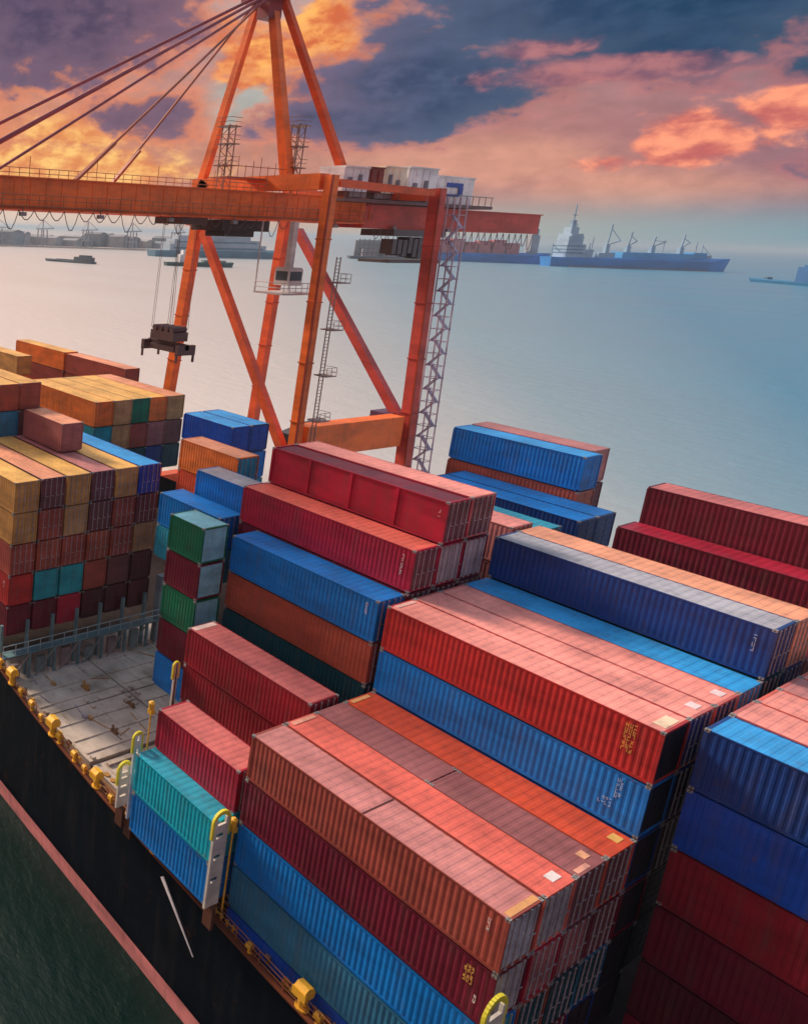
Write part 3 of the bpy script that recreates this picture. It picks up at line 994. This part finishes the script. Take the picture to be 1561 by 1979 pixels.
for y in (12, 22, 32, 42, 60, 72, 84):
    m = MB()
    m.box(-54.6, -54.2, y - .35, y + .35, 27.4, 27.8)
    m.tube((-54.4, y, 27.8), (-54.4, y, 28.3), .06, 5)
    cpart('floodlight', m, (.30, .30, .32))
# portal beams and cross beams
m = MB(); m.bar((-48.5, 51, 1.4), (-48.0, 69, 1.4), 1.8, 4.0); cpart('portal_beam', m, OR1)
m = MB(); m.bar((-70.9, 51, -11.5), (-71.2, 69, -11.5), 1.6, 3.0); cpart('portal_beam', m, OR2)
m = MB(); m.bar((-68.6, 50, 32.5), (-49.4, 50, 32.5), 1.6, 1.8); cpart('cross_beam', m, OR1)
m = MB(); m.bar((-70.5, 70.4, 32.4), (-49.8, 70.4, 31.7), 1.6, 1.2); cpart('cross_beam', m, OR2)
m = MB(); m.bar((-69.6, 50, 27.6), (-66.4, 50, 33), 1.6, 1.6); cpart('cross_beam', m, OR1)
m = MB(); m.bar((-48.55, 51, 32.4), (-48.6, 69.2, 32.0), 1.0, .8); cpart('side_beam', m, OR2)
m = MB(); m.bar((-66.4, 50, 26.4), (-49.6, 50, -.6), 1.0, 1.0, up=(0, 1, 0)); cpart('diagonal_brace', m, OR2)
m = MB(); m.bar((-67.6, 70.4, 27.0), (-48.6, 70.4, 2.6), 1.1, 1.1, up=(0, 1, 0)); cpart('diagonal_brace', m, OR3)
m = MB()
m.box(-51.2, -48.9, 68.2, 71.6, .4, 3.4)
cpart('brace_gusset', m, (.10, .05, .12))
m = MB()
m.bar((-51.0, 51.5, 1.0), (-50.4, 57.5, 2.6), 1.4, 1.6)
cpart('cable_reel_housing', m, (.05, .06, .09))
# boom: two box girders
for gx, c_ in ((-55.3, OR1), (-60.7, OR2)):
    m = MB()
    m.box(gx - .55, gx + .55, -6, 66, 28.2, 31.2)
    for k in range(37):
        y = -5 + 2 * k
        m.box(gx + .551, gx + .60, y - .05, y + .05, 28.4, 31.0)
    m.box(gx - .75, gx + .85, -6, 66, 31.2, 31.32)
    m.box(gx - .6, gx + .78, -6, 66, 28.02, 28.2)
    cpart('boom_girder', m, c_)
    m = MB()
    m.box(gx - .5, gx + .5, 66.02, 108, 27.6, 30.4)
    m.box(gx - .7, gx + .8, 66.02, 108, 30.4, 30.55)
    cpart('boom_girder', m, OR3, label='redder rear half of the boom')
m = MB()
for y in (-5, 8, 21, 34, 47, 62, 76, 92, 106):
    m.box(-60.1, -55.9, y - .5, y + .5, 29.0 if y < 66 else 28.4, 30.6 if y < 66 else 29.8)
cpart('boom_tie', m, OR2)
# walkways and handrails along the boom
m = MB()
m.box(-54.7, -53.7, -6, 66, 28.35, 28.42)
for k in range(49):
    m.tube((-53.75, -6 + 1.5 * k, 28.4), (-53.75, -6 + 1.5 * k, 29.5), .035, 4)
for hh in (29.0, 29.5):
    m.tube((-53.75, -6, hh), (-53.75, 66, hh), .03, 4)
cpart('boom_walkway', m, (.38, .16, .08))
m = MB()
rn = random.Random(3)
for k in range(40):
    y = 10 + k * 1.25
    if y > 62:
        break
    m.tube((-56.2, y, 31.3), (-56.2, y, 32.3 + (1.2 if k % 7 == 3 else 0)), .045, 4)
m.tube((-56.2, 10, 32.3), (-56.2, 60, 32.3), .04, 4)
m.tube((-56.2, 10, 31.8), (-56.2, 60, 31.8), .04, 4)
cpart('boom_handrail', m, (.50, .22, .10))
# festoon cable loops hanging under the boom
m = MB()
for k in range(26):
    y0_, y1_ = 2 + k * 1.9, 2 + (k + 1) * 1.9
    d = 1.0 if k % 4 else 2.0
    pts = [(-54.4, y0_ + (y1_ - y0_) * t, 28.0 - d * math.sin(math.pi * t)) for t in (0, .2, .4, .6, .8, 1)]
    m.path(pts, .05, 4)
cpart('festoon_cable', m, (.12, .10, .12))
m = MB()
for k in range(24):
    y0_, y1_ = 68 + k * 1.6, 68 + (k + 1) * 1.6
    d = 1.4 + (k % 3) * .5
    pts = [(-54.6, y0_ + (y1_ - y0_) * t, 27.5 - d * math.sin(math.pi * t)) for t in (0, .2, .4, .6, .8, 1)]
    m.path(pts, .05, 4)
cpart('festoon_cable', m, (.12, .10, .12))
# A-frame
AP = Vector((-60.9, 50.6, 55.0))
m = MB(); m.bar((-67.6, 50, 33.2), AP + Vector((-1.3, 0, 0)), 1.0, .9, up=(0, 1, 0), w2=.8, h2=.7); cpart('a_frame_strut', m, OR1)
m = MB(); m.bar((-57.6, 54.2, 32.9), AP + Vector((.4, .3, 0)), 1.25, 1.2, up=(0, 1, 0), w2=.9, h2=.9); cpart('a_frame_strut', m, OR1)
m = MB(); m.bar((-57.6, 67.0, 31.6), AP + Vector((.9, 1.6, 0)), 1.0, .9, up=(0, 1, 0), w2=.8, h2=.7); cpart('a_frame_strut', m, OR2)
m = MB()
m.box(AP.x - 3.0, AP.x + 2.6, AP.y - 1.2, AP.y + 2.6, AP.z - .3, AP.z + 1.3)
m.box(AP.x - .6, AP.x + 1.1, AP.y - .9, AP.y + 1.4, AP.z - 2.6, AP.z - .3)
cpart('apex_platform', m, (.30, .035, .05))
# stays
for k, (s, ea, r) in enumerate([((-1.2, -.5), (-61.2, 1.0, 31.3), .20), ((1.0, -.5), (-55.3, 3.0, 31.3), .20), ((-.6, .0), (-60.7, 5.8, 31.3), .16), ((1.4, .0), (-55.0, 8.2, 31.3), .16),
                                ((-.8, -.3), (-61.0, 28.5, 31.3), .15), ((.8, -.3), (-55.3, 19.0, 31.3), .15)]):
    m = MB()
    m.tube(AP + Vector((s[0], s[1], .2)), ea, r, 6)
    if k >= 4:
        m.bar(ea, Vector(ea).lerp(AP, .18), .5, .3)
    cpart('stay_rod', m, (.34, .06, .08) if k < 4 else (.45, .12, .06))
# masts with platforms between the struts
for (x, y, zt) in ((-60.8, 46.5, 39.6), (-57.6, 55.0, 40.0)):
    m = MB()
    for dx in (-.55, .55):
        for dy in (-.55, .55):
            m.tube((x + dx, y + dy, 31.3), (x + dx, y + dy, zt), .07, 5)
    z = 32.0
    k = 0
    while z < zt - .8:
        s = .55 if k % 2 else -.55
        m.tube((x - s, y - .55, z), (x + s, y - .55, z + .9), .05, 4)
        m.tube((x + .55, y - s, z), (x + .55, y + s, z + .9), .05, 4)
        z += .9
        k += 1
    for zp in (34.6, 37.2, zt - .3):
        m.box(x - 1.0, x + 1.0, y - 1.0, y + 1.0, zp, zp + .12)
        for hh in (.6, 1.1):
            m.bar((x + 1, y - 1, zp + hh), (x + 1, y + 1, zp + hh), .06)
            m.bar((x - 1, y - 1, zp + hh), (x + 1, y - 1, zp + hh), .06)
    cpart('lattice_mast', m, (.26, .16, .13))
m = MB()
for k in range(11):
    y = 42.5 + k * 1.3
    m.tube((-57.5, y, 33.0), (-57.5, y, 34.6 + (k % 3) * .5), .05, 4)
m.tube((-57.5, 42.5, 34.4), (-57.5, 55.5, 34.4), .05, 4)
m.box(-59.6, -56.6, 42.5, 55.5, 32.9, 33.02)
cpart('service_platform', m, (.42, .15, .09))
# trolley, operator cab, hoist ropes, spreader
m = MB()
m.box(-60.4, -55.6, 41.5, 49.5, 26.6, 27.9)
m.box(-59.5, -56.5, 43, 48, 25.9, 26.6)
cpart('trolley', m, (.045, .035, .04))
cab = bpy.data.objects.new('operator_cab', None); COL.objects.link(cab); cab.parent = cr_
cab.location = (0, 0, 0)
m = MB(); m.box(-53.4, -51.4, 48.8, 51.2, 20.3, 22.3); m.box(-53.3, -51.5, 48.9, 51.1, 22.3, 22.45)
m.box(-52.8, -52.2, 49.6, 50.4, 22.45, 27.9)
cpart('cab_body', m, (.68, .64, .62), cab)
m = MB(); m.box(-51.42, -51.36, 49.0, 51.0, 20.9, 22.0); m.box(-53.2, -51.6, 48.75, 48.81, 20.9, 22.0)
cpart('cab_window', m, (.05, .07, .09), cab)
m = MB(); m.box(-54.2, -50.0, 46.4, 52.6, 19.3, 19.5)
for k in range(7):
    m.tube((-50.0, 46.4 + k * 1.03, 19.5), (-50.0, 46.4 + k * 1.03, 20.7), .05, 4)
for hh in (20.1, 20.7):
    m.tube((-50.0, 46.4, hh), (-50.0, 52.6, hh), .05, 4)
    m.tube((-54.2, 46.4, hh), (-50.0, 46.4, hh), .05, 4)
for p in ((-54.1, 46.5), (-54.1, 52.5), (-50.1, 52.5)):
    m.tube((p[0], p[1], 19.3), (p[0], p[1], 27.9), .09, 5)
cpart('cab_platform', m, (.62, .58, .58), cab)
m = MB()
for dx in (-1.7, -1.4, 1.4, 1.7):
    for y in (35.9, 38.5):
        m.tube((-58 + dx, y, 14.6), (-58 + dx * .8, y, 28.2), .035, 4)
cpart('hoist_rope', m, (.22, .20, .22))
m = MB()
m.box(-60.2, -55.8, 35.2, 39.2, 27.2, 28.0)
cpart('hoist_carriage', m, (.10, .07, .07))
m = MB()
m.box(-59.9, -56.1, 36.0, 38.4, 13.2, 14.3)
for dx in (-1.4, -.5, .5, 1.4):
    m.tube((-58 + dx, 36.1, 14.6), (-58 + dx, 38.3, 14.6), .38, 10)
m.box(-61.1, -54.9, 36.9, 37.5, 12.3, 13.0)
for xx in (-61.1, -55.4):
    m.box(xx, xx + .5, 35.8, 38.6, 11.7, 12.9)
m.box(-60, -56, 36.2, 36.5, 11.9, 12.6)
m.box(-60, -56, 37.9, 38.2, 11.9, 12.6)
for xx in (-61.0, -55.3):
    for yy in (35.8, 38.5):
        m.box(xx, xx + .3, yy, yy + .12, 10.8, 11.8)
cpart('spreader', m, (.10, .055, .06))
# machinery house at the land side
mh = bpy.data.objects.new('machinery_house', None); COL.objects.link(mh); mh.parent = cr_
CREAM, WHT = (.90, .82, .66), (.92, .93, .96)
for (ya, yb, za, zb, c_, lab) in ((59.2, 64.0, 32.0, 34.9, WHT, None), (64.1, 66.9, 32.0, 35.0, (.26, .03, .015), 'dark red module of the machinery house'), (67.0, 71.6, 32.0, 35.3, CREAM, 'cream module of the machinery house'),
                                  (72.0, 78.4, 31.8, 35.5, WHT, None), (78.6, 87.0, 30.9, 34.7, WHT, 'white end module with a blue mark')):
    m = MB()
    m.box(-57.0, -53.6, ya, yb, za, zb)
    m.box(-57.2, -53.4, ya - .0 + .05, yb - .05, zb, zb + .18)
    for q in range(int((yb - ya) / 1.4)):
        m.box(-53.6, -53.52, ya + .3 + q * 1.4, ya + .38 + q * 1.4, za + .2, zb - .2)
    cpart('house_module', m, c_, mh, lab)
m = MB()
for (ya, za, w, h) in ((60.0, 32.9, .7, .8), (62.0, 32.9, .6, 1.2), (68.0, 32.8, .6, 1.6), (69.6, 33.1, .7, .7), (73.2, 32.6, .8, 1.0), (75.6, 32.6, .8, 1.4)):
    m = MB()
    m.box(-53.52, -53.46, ya, ya + w, za, za + h)
    cpart('louvre', m, (.20, .19, .24), mh)
m = MB()
for (ya, yb, za, zb) in ((80.6, 84.2, 33.4, 34.0), (83.4, 84.3, 32.5, 33.4), (80.8, 83.6, 32.2, 32.5)):
    m.box(-53.52, -53.44, ya, yb, za, zb)
cpart('painted_mark', m, (.03, .10, .45), mh)
m = MB()
m.box(-58.5, -52.6, 58.5, 90.5, 30.7, 31.1)
for k in range(22):
    m.tube((-52.65, 58.6 + k * 1.5, 31.1), (-52.65, 58.6 + k * 1.5, 32.3), .05, 4)
m.tube((-52.65, 58.5, 32.3), (-52.65, 90.5, 32.3), .05, 4)
cpart('house_platform', m, (.16, .10, .11), mh)
m = MB()
for (y, z0, z1) in ((61, 31.3, 32.5), (66, 31.3, 32.6), (72, 31.3, 32.4), (77, 31.2, 32.3)):
    m.box(-56.5, -53.8, y, y + 3.4, z0, z1)
cpart('winch_drum', m, (.30, .27, .28), mh)
# rear hanging gear under the boom
m = MB()
rn = random.Random(5)
for k in range(9):
    y = 72 + k * 1.15
    m.box(-56 + rn.uniform(-.5, .5), -54.2, y, y + .9, 23.6 + rn.uniform(0, .8), 26.6 - rn.uniform(0, .5))
m.box(-58.6, -54.0, 71.5, 83, 26.6, 27.5)
m.box(-58.4, -54.1, 71.5, 83, 23.0, 23.4)
cpart('rear_cradle', m, (.10, .10, .11))
# stair tower by the landside leg
st = bpy.data.objects.new('stair_tower', None); COL.objects.link(st); st.parent = cr_
GREY = (.55, .47, .58)
m = MB()
for (x, y) in ((-46.3, 71.6), (-44.8, 71.6), (-46.3, 73.1), (-44.8, 73.1)):
    m.bar((x - 1.6, y, 31.5), (x, y, -18.5), .13, .13)
z = -17.0
while z < 31:
    f = -1.6 * (z + 18.5) / 50
    for yy in (71.6, 73.1):
        m.bar((-46.3 + f, yy, z), (-44.8 + f, yy, z), .08, .08)
    for xx in (-46.3 + f, -44.8 + f):
        m.bar((xx, 71.6, z), (xx, 73.1, z), .08, .08)
    z += 1.6
cpart('stair_frame', m, GREY, st)
m = MB()
z, k = -17.0, 0
while z < 29:
    f = -1.6 * (z + 18.5) / 50
    x0_, x1_ = (-46.2 + f, -44.9 + f) if k % 2 else (-44.9 + f, -46.2 + f)
    yy = 71.95 if k % 2 else 72.75
    m.bar((x0_, yy, z), (x1_, yy, z + 1.6), .6, .12)
    m.box(x1_ - .25, x1_ + .25, 71.6, 73.1, z + 1.6, z + 1.68)
    z += 1.6
    k += 1
cpart('stair_flight', m, (.42, .34, .48), st)
# caged ladder on the seaside leg
m = MB()
for yy in (50.6, 51.3):
    m.tube((-46.9, yy, 24), (-46.9, yy, -18), .07, 5)
for k in range(105):
    m.tube((-46.9, 50.6, -17.8 + k * .4), (-46.9, 51.3, -17.8 + k * .4), .035, 4)
for k, z in enumerate((21, 15.5, 10, 4.5, -1)):
    m.box(-47.4, -45.8, 50.2, 52.0, z, z + .12)
    for hh in (.55, 1.1):
        m.bar((-45.8, 50.2, z + hh), (-45.8, 52.0, z + hh), .05)
        m.bar((-47.4, 52.0, z + hh), (-45.8, 52.0, z + hh), .05)
    for t in (50.2, 51.1, 52.0):
        m.tube((-45.8, t, z), (-45.8, t, z + 1.1), .04, 4)
cpart('caged_ladder', m, (.30, .22, .20))
# bogies and sill beams
for x in (-70.5, -48.0):
    m = MB()
    m.box(x - 1, x + 1, 46.5, 73.9, -17.2, -15.4)
    cpart('sill_beam', m, OR2)
    for y in (48, 52, 68, 72.5):
        m = MB()
        m.box(x - .6, x + .6, y - 1.3, y + 1.3, -18.1, -17.25)
        for d in (-.75, .75):
            m.tube((x - .3, y + d, -18.15), (x + .3, y + d, -18.15), .42, 12)
        cpart('bogie', m, (.09, .08, .08))

# ---------------------------------------------------------------- far shipping
FB = (.06, .19, .34)


def local(px, py, pz, ang):
    ca, sa = math.cos(ang), math.sin(ang)
    return lambda m_: m_


def vessel(name, label, cat, loc, ang, L_, Bm, Hh, hullc, parts, group=None):
    """parts: list of (name, boxes, colour); boxes in ship coordinates (x along, 0 at centre, z above water)"""
    t = thing(name, label, cat, (loc[0], loc[1], WATER_Z), ang, group)
    m = MB()
    out = []
    hl = L_ / 2
    lo = [(-hl, -Bm * .42), (-hl * .8, -Bm / 2), (hl * .72, -Bm / 2), (hl * .90, -Bm * .3), (hl, 0), (hl * .90, Bm * .3), (hl * .72, Bm / 2), (-hl * .8, Bm / 2), (-hl, Bm * .42)]
    n = len(lo)
    vs = [(x * (.955 if x > 0 else .985), y * .8, -1.5) for x, y in lo] + [(x, y, Hh + (Hh * .35 if x > hl * .85 else 0)) for x, y in lo]
    m.quadmesh(vs, [(i, (i + 1) % n, n + (i + 1) % n, n + i) for i in range(n)] + [tuple(range(n, 2 * n))])
    m.build('hull', MFA, t, hullc)
    for nm, boxes, c in parts:
        m = MB()
        for bx in boxes:
            if len(bx) == 6:
                m.box(*bx)
            else:
                m.bar(bx[0], bx[1], bx[2])
        m.build(nm, MFA, t, c)
    return t


def az_of(p, q):
    return math.atan2(q[1] - p[1], q[0] - p[0])


# big blue bulk carrier with cranes; bow to the right
pa, pb = (-870, 1880), (-690, 2180)
ctr = ((pa[0] + pb[0]) / 2, (pa[1] + pb[1]) / 2)
Ls = math.hypot(pb[0] - pa[0], pb[1] - pa[1])
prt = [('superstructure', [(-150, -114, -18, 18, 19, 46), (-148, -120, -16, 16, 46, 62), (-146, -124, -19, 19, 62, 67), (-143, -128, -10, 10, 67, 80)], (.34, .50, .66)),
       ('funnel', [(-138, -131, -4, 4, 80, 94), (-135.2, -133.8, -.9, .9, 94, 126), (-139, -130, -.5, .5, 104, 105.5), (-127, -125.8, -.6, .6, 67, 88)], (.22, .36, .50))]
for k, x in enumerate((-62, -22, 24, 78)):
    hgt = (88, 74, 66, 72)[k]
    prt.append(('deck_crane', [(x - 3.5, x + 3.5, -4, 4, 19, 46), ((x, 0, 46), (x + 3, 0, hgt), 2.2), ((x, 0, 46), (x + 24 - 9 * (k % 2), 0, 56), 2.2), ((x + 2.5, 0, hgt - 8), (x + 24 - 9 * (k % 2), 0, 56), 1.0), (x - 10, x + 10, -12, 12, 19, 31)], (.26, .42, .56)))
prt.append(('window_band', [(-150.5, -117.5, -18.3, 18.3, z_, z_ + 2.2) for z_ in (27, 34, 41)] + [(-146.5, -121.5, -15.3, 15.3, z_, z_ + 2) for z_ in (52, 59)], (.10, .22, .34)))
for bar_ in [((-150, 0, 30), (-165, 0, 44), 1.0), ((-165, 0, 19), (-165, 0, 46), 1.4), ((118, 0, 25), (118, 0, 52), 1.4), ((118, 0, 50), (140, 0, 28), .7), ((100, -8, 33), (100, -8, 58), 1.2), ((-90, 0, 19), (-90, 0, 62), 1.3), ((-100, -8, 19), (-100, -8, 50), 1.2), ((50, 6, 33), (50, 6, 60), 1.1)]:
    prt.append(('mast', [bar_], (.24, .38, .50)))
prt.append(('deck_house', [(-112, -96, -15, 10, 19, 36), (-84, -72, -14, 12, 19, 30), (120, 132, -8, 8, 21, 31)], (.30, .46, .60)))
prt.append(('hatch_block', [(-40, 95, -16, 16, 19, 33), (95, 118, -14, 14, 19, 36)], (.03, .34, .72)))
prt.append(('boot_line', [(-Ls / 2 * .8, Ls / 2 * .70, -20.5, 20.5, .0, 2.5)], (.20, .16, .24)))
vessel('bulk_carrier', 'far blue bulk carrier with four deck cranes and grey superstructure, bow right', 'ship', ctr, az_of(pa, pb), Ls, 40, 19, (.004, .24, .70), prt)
# container ship behind the boom's tail
pa, pb = (-1110, 1880), (-905, 1940)
ctr = ((pa[0] + pb[0]) / 2, (pa[1] + pb[1]) / 2)
Ls = 262
prt = [('container_load', [(-115 + 26 * i, -92 + 26 * i, -17, 17, 18, 44 + 3 * (i % 3)) for i in range(7)], (.46, .12, .14)),
       ('superstructure', [(84, 98, -15, 15, 18, 62), (86, 96, -11, 11, 62, 76), (90, 92, -1, 1, 76, 92)], (.30, .34, .40))]
vessel('cargo_ship', 'far blue cargo ship loaded with red boxes behind the crane boom tail', 'ship', ctr, az_of(pa, pb) + .5, Ls, 38, 18, (.004, .20, .66), prt)
# dark barge with deckhouse at the right edge
vessel('barge', 'dark blue barge with a tall block at its right end, right edge', 'barge', (-425, 1560), az_of((-403, 1533), (-487, 1602)), 150, 22, 4, (.01, .20, .42),
       [('deckhouse', [(-62, -14, -9, 9, 4, 25), (-50, -20, -7, 7, 25, 28)], (.006, .12, .34)), ('mooring_winch', [(40, 46, -3, 3, 4, 8)], (.06, .14, .2))])
# low barges off to the left
vessel('barge', 'low dark barge alone on the pale water at far left', 'barge', (-864, 649), az_of((-816, 661), (-912, 637)), 86, 14, 2.6, (.09, .12, .14),
       [('deckhouse', [(-40, -12, -5, 5, 2.6, 8.5), (-36, -20, -4, 4, 8.5, 11)], (.10, .12, .13)), ('cargo_ramp', [(-8, 20, -5, 5, 2.6, 4.2)], (.12, .14, .15))])
vessel('tugboat', 'small dark green workboat with white cabin between the crane legs', 'boat', (-781, 810), az_of((-801, 767), (-761, 852)), 96, 16, 5, (.03, .08, .08),
       [('cabin', [(-30, -4, -6, 6, 5, 16), (-26, -10, -5, 5, 16, 22)], (.60, .62, .66)), ('mast', [((-16, 0, 22), (-16, 0, 36), 1.2)], (.3, .3, .3)), ('deck_cargo', [(4, 34, -6, 6, 5, 9)], (.14, .22, .22))])
vessel('ferry', 'white and pale blue ferry behind the left crane legs', 'ship', (-1075, 1170), az_of((-1093, 995), (-1045, 1275)), 300, 34, 12, (.10, .24, .34),
       [('deck_house', [(-120, 95, -15, 15, 12, 24), (-110, 80, -13, 13, 24, 33), (-100, 60, -11, 11, 33, 40)], (.38, .46, .54)), ('window_band', [(-112, 88, -15.6, 15.6, 15, 19), (-104, 74, -13.6, 13.6, 27, 30)], (.12, .24, .33)), ('mast', [((20, 0, 40), (20, 0, 60), 2)], (.3, .3, .32))])
# dark floating dock with scaffolding between the landside legs
prt = [('scaffold', [((-70 + 9 * i, -13, 8), (-70 + 9 * i, -13, 44), 1.3) for i in range(17)] + [((-72, -13, z), (76, -13, z), 1.2) for z in (14, 23, 32, 41)], (.08, .09, .11)),
       ('dock_wall', [(-72, 74, 10, 16, 6, 40)], (.20, .20, .22)),
       ('work_shed', [(-60, -30, -8, 6, 6, 24), (-18, 10, -8, 6, 6, 20), (28, 62, -8, 6, 6, 27)], (.36, .30, .34))]
vessel('floating_dock', 'dark scaffolded floating dock seen between the landside crane legs', 'dock', (-1048, 1660), az_of((-1098, 1634), (-1004, 1682)) + .35, 170, 34, 6, (.10, .12, .15), prt)
# port on the far shore
m = MB()
m.prism([(-1850, 700), (-1620, 820), (-1400, 1290), (-1330, 1560), (-1500, 1900), (-2600, 1900), (-2900, 800)], 'z', -24, -17)
o = m.build('far_shore', MDK)
o['kind'] = 'structure'
rn = random.Random(11)
sh = []
for i in range(26):
    f = i / 25
    x = -1600 + 220 * f + rn.uniform(-70, -10)
    y = 870 + 640 * f + rn.uniform(-20, 20)
    w, d, hh = rn.uniform(34, 80), rn.uniform(25, 50), rn.uniform(12, 34)
    wn = ['leftmost', 'second', 'third', 'fourth', 'fifth', 'sixth', 'seventh', 'eighth', 'ninth', 'tenth', 'eleventh', 'twelfth', 'thirteenth', 'fourteenth', 'fifteenth', 'sixteenth',
          'seventeenth', 'eighteenth', 'nineteenth', 'twentieth', 'twenty-first', 'twenty-second', 'twenty-third', 'twenty-fourth', 'twenty-fifth', 'rightmost'][i]
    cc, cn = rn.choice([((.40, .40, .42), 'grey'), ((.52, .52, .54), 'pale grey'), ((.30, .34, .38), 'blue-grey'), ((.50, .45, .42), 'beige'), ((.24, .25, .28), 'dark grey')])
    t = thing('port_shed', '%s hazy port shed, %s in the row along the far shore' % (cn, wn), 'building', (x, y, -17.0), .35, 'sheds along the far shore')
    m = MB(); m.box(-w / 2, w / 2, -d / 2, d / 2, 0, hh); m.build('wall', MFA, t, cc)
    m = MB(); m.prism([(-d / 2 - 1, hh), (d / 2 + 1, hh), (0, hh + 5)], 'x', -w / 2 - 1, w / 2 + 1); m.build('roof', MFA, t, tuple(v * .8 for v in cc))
for i in range(7):
    f = i / 6
    x, y = -1580 + 230 * f, 850 + 600 * f
    t = thing('harbour_crane', 'hazy harbour crane, %s along the far shore' % ['leftmost', 'second from left', 'third from left', 'middle one', 'third from right', 'second from right', 'rightmost'][i], 'crane', (x + 20, y, -17), .35 + math.pi / 2, 'cranes on the far shore')
    m = MB()
    for sx in (-9, 9):
        for sy in (-9, 9):
            m.bar((sx, sy, 0), (sx * .8, sy * .8, 38), 2)
    m.box(-11, 11, -9, 9, 14, 16)
    m.build('portal', MFA, t, (.30, .30, .34))
    m = MB(); m.bar((-26, 0, 39), (46, 0, 41), 2.2); m.bar((0, 0, 38), (0, 0, 60), 1.8); m.bar((0, 0, 60), (44, 0, 41), .9); m.bar((0, 0, 60), (-25, 0, 40), .9)
    m.build('jib', MFA, t, (.34, .30, .32))
print('objects', len(bpy.data.objects))

# ---------------------------------------------------------------- air
m = MB()
m.box(-27000, 7000, -7000, 27000, -26.0, 62.0)
hz = m.build('haze', bpy.data.materials.new('haze_air'))
hz['kind'] = 'stuff'
hm = hz.data.materials[0]
hm.use_nodes = True
ht = hm.node_tree
ht.nodes.clear()
pv = ht.nodes.new('ShaderNodeVolumePrincipled')
pv.inputs['Color'].default_value = (0.62, 0.80, 0.95, 1)
pv.inputs['Density'].default_value = 0.0001
pv.inputs['Anisotropy'].default_value = 0.2
ho = ht.nodes.new('ShaderNodeOutputMaterial')
ht.links.new(pv.outputs[0], ho.inputs['Volume'])
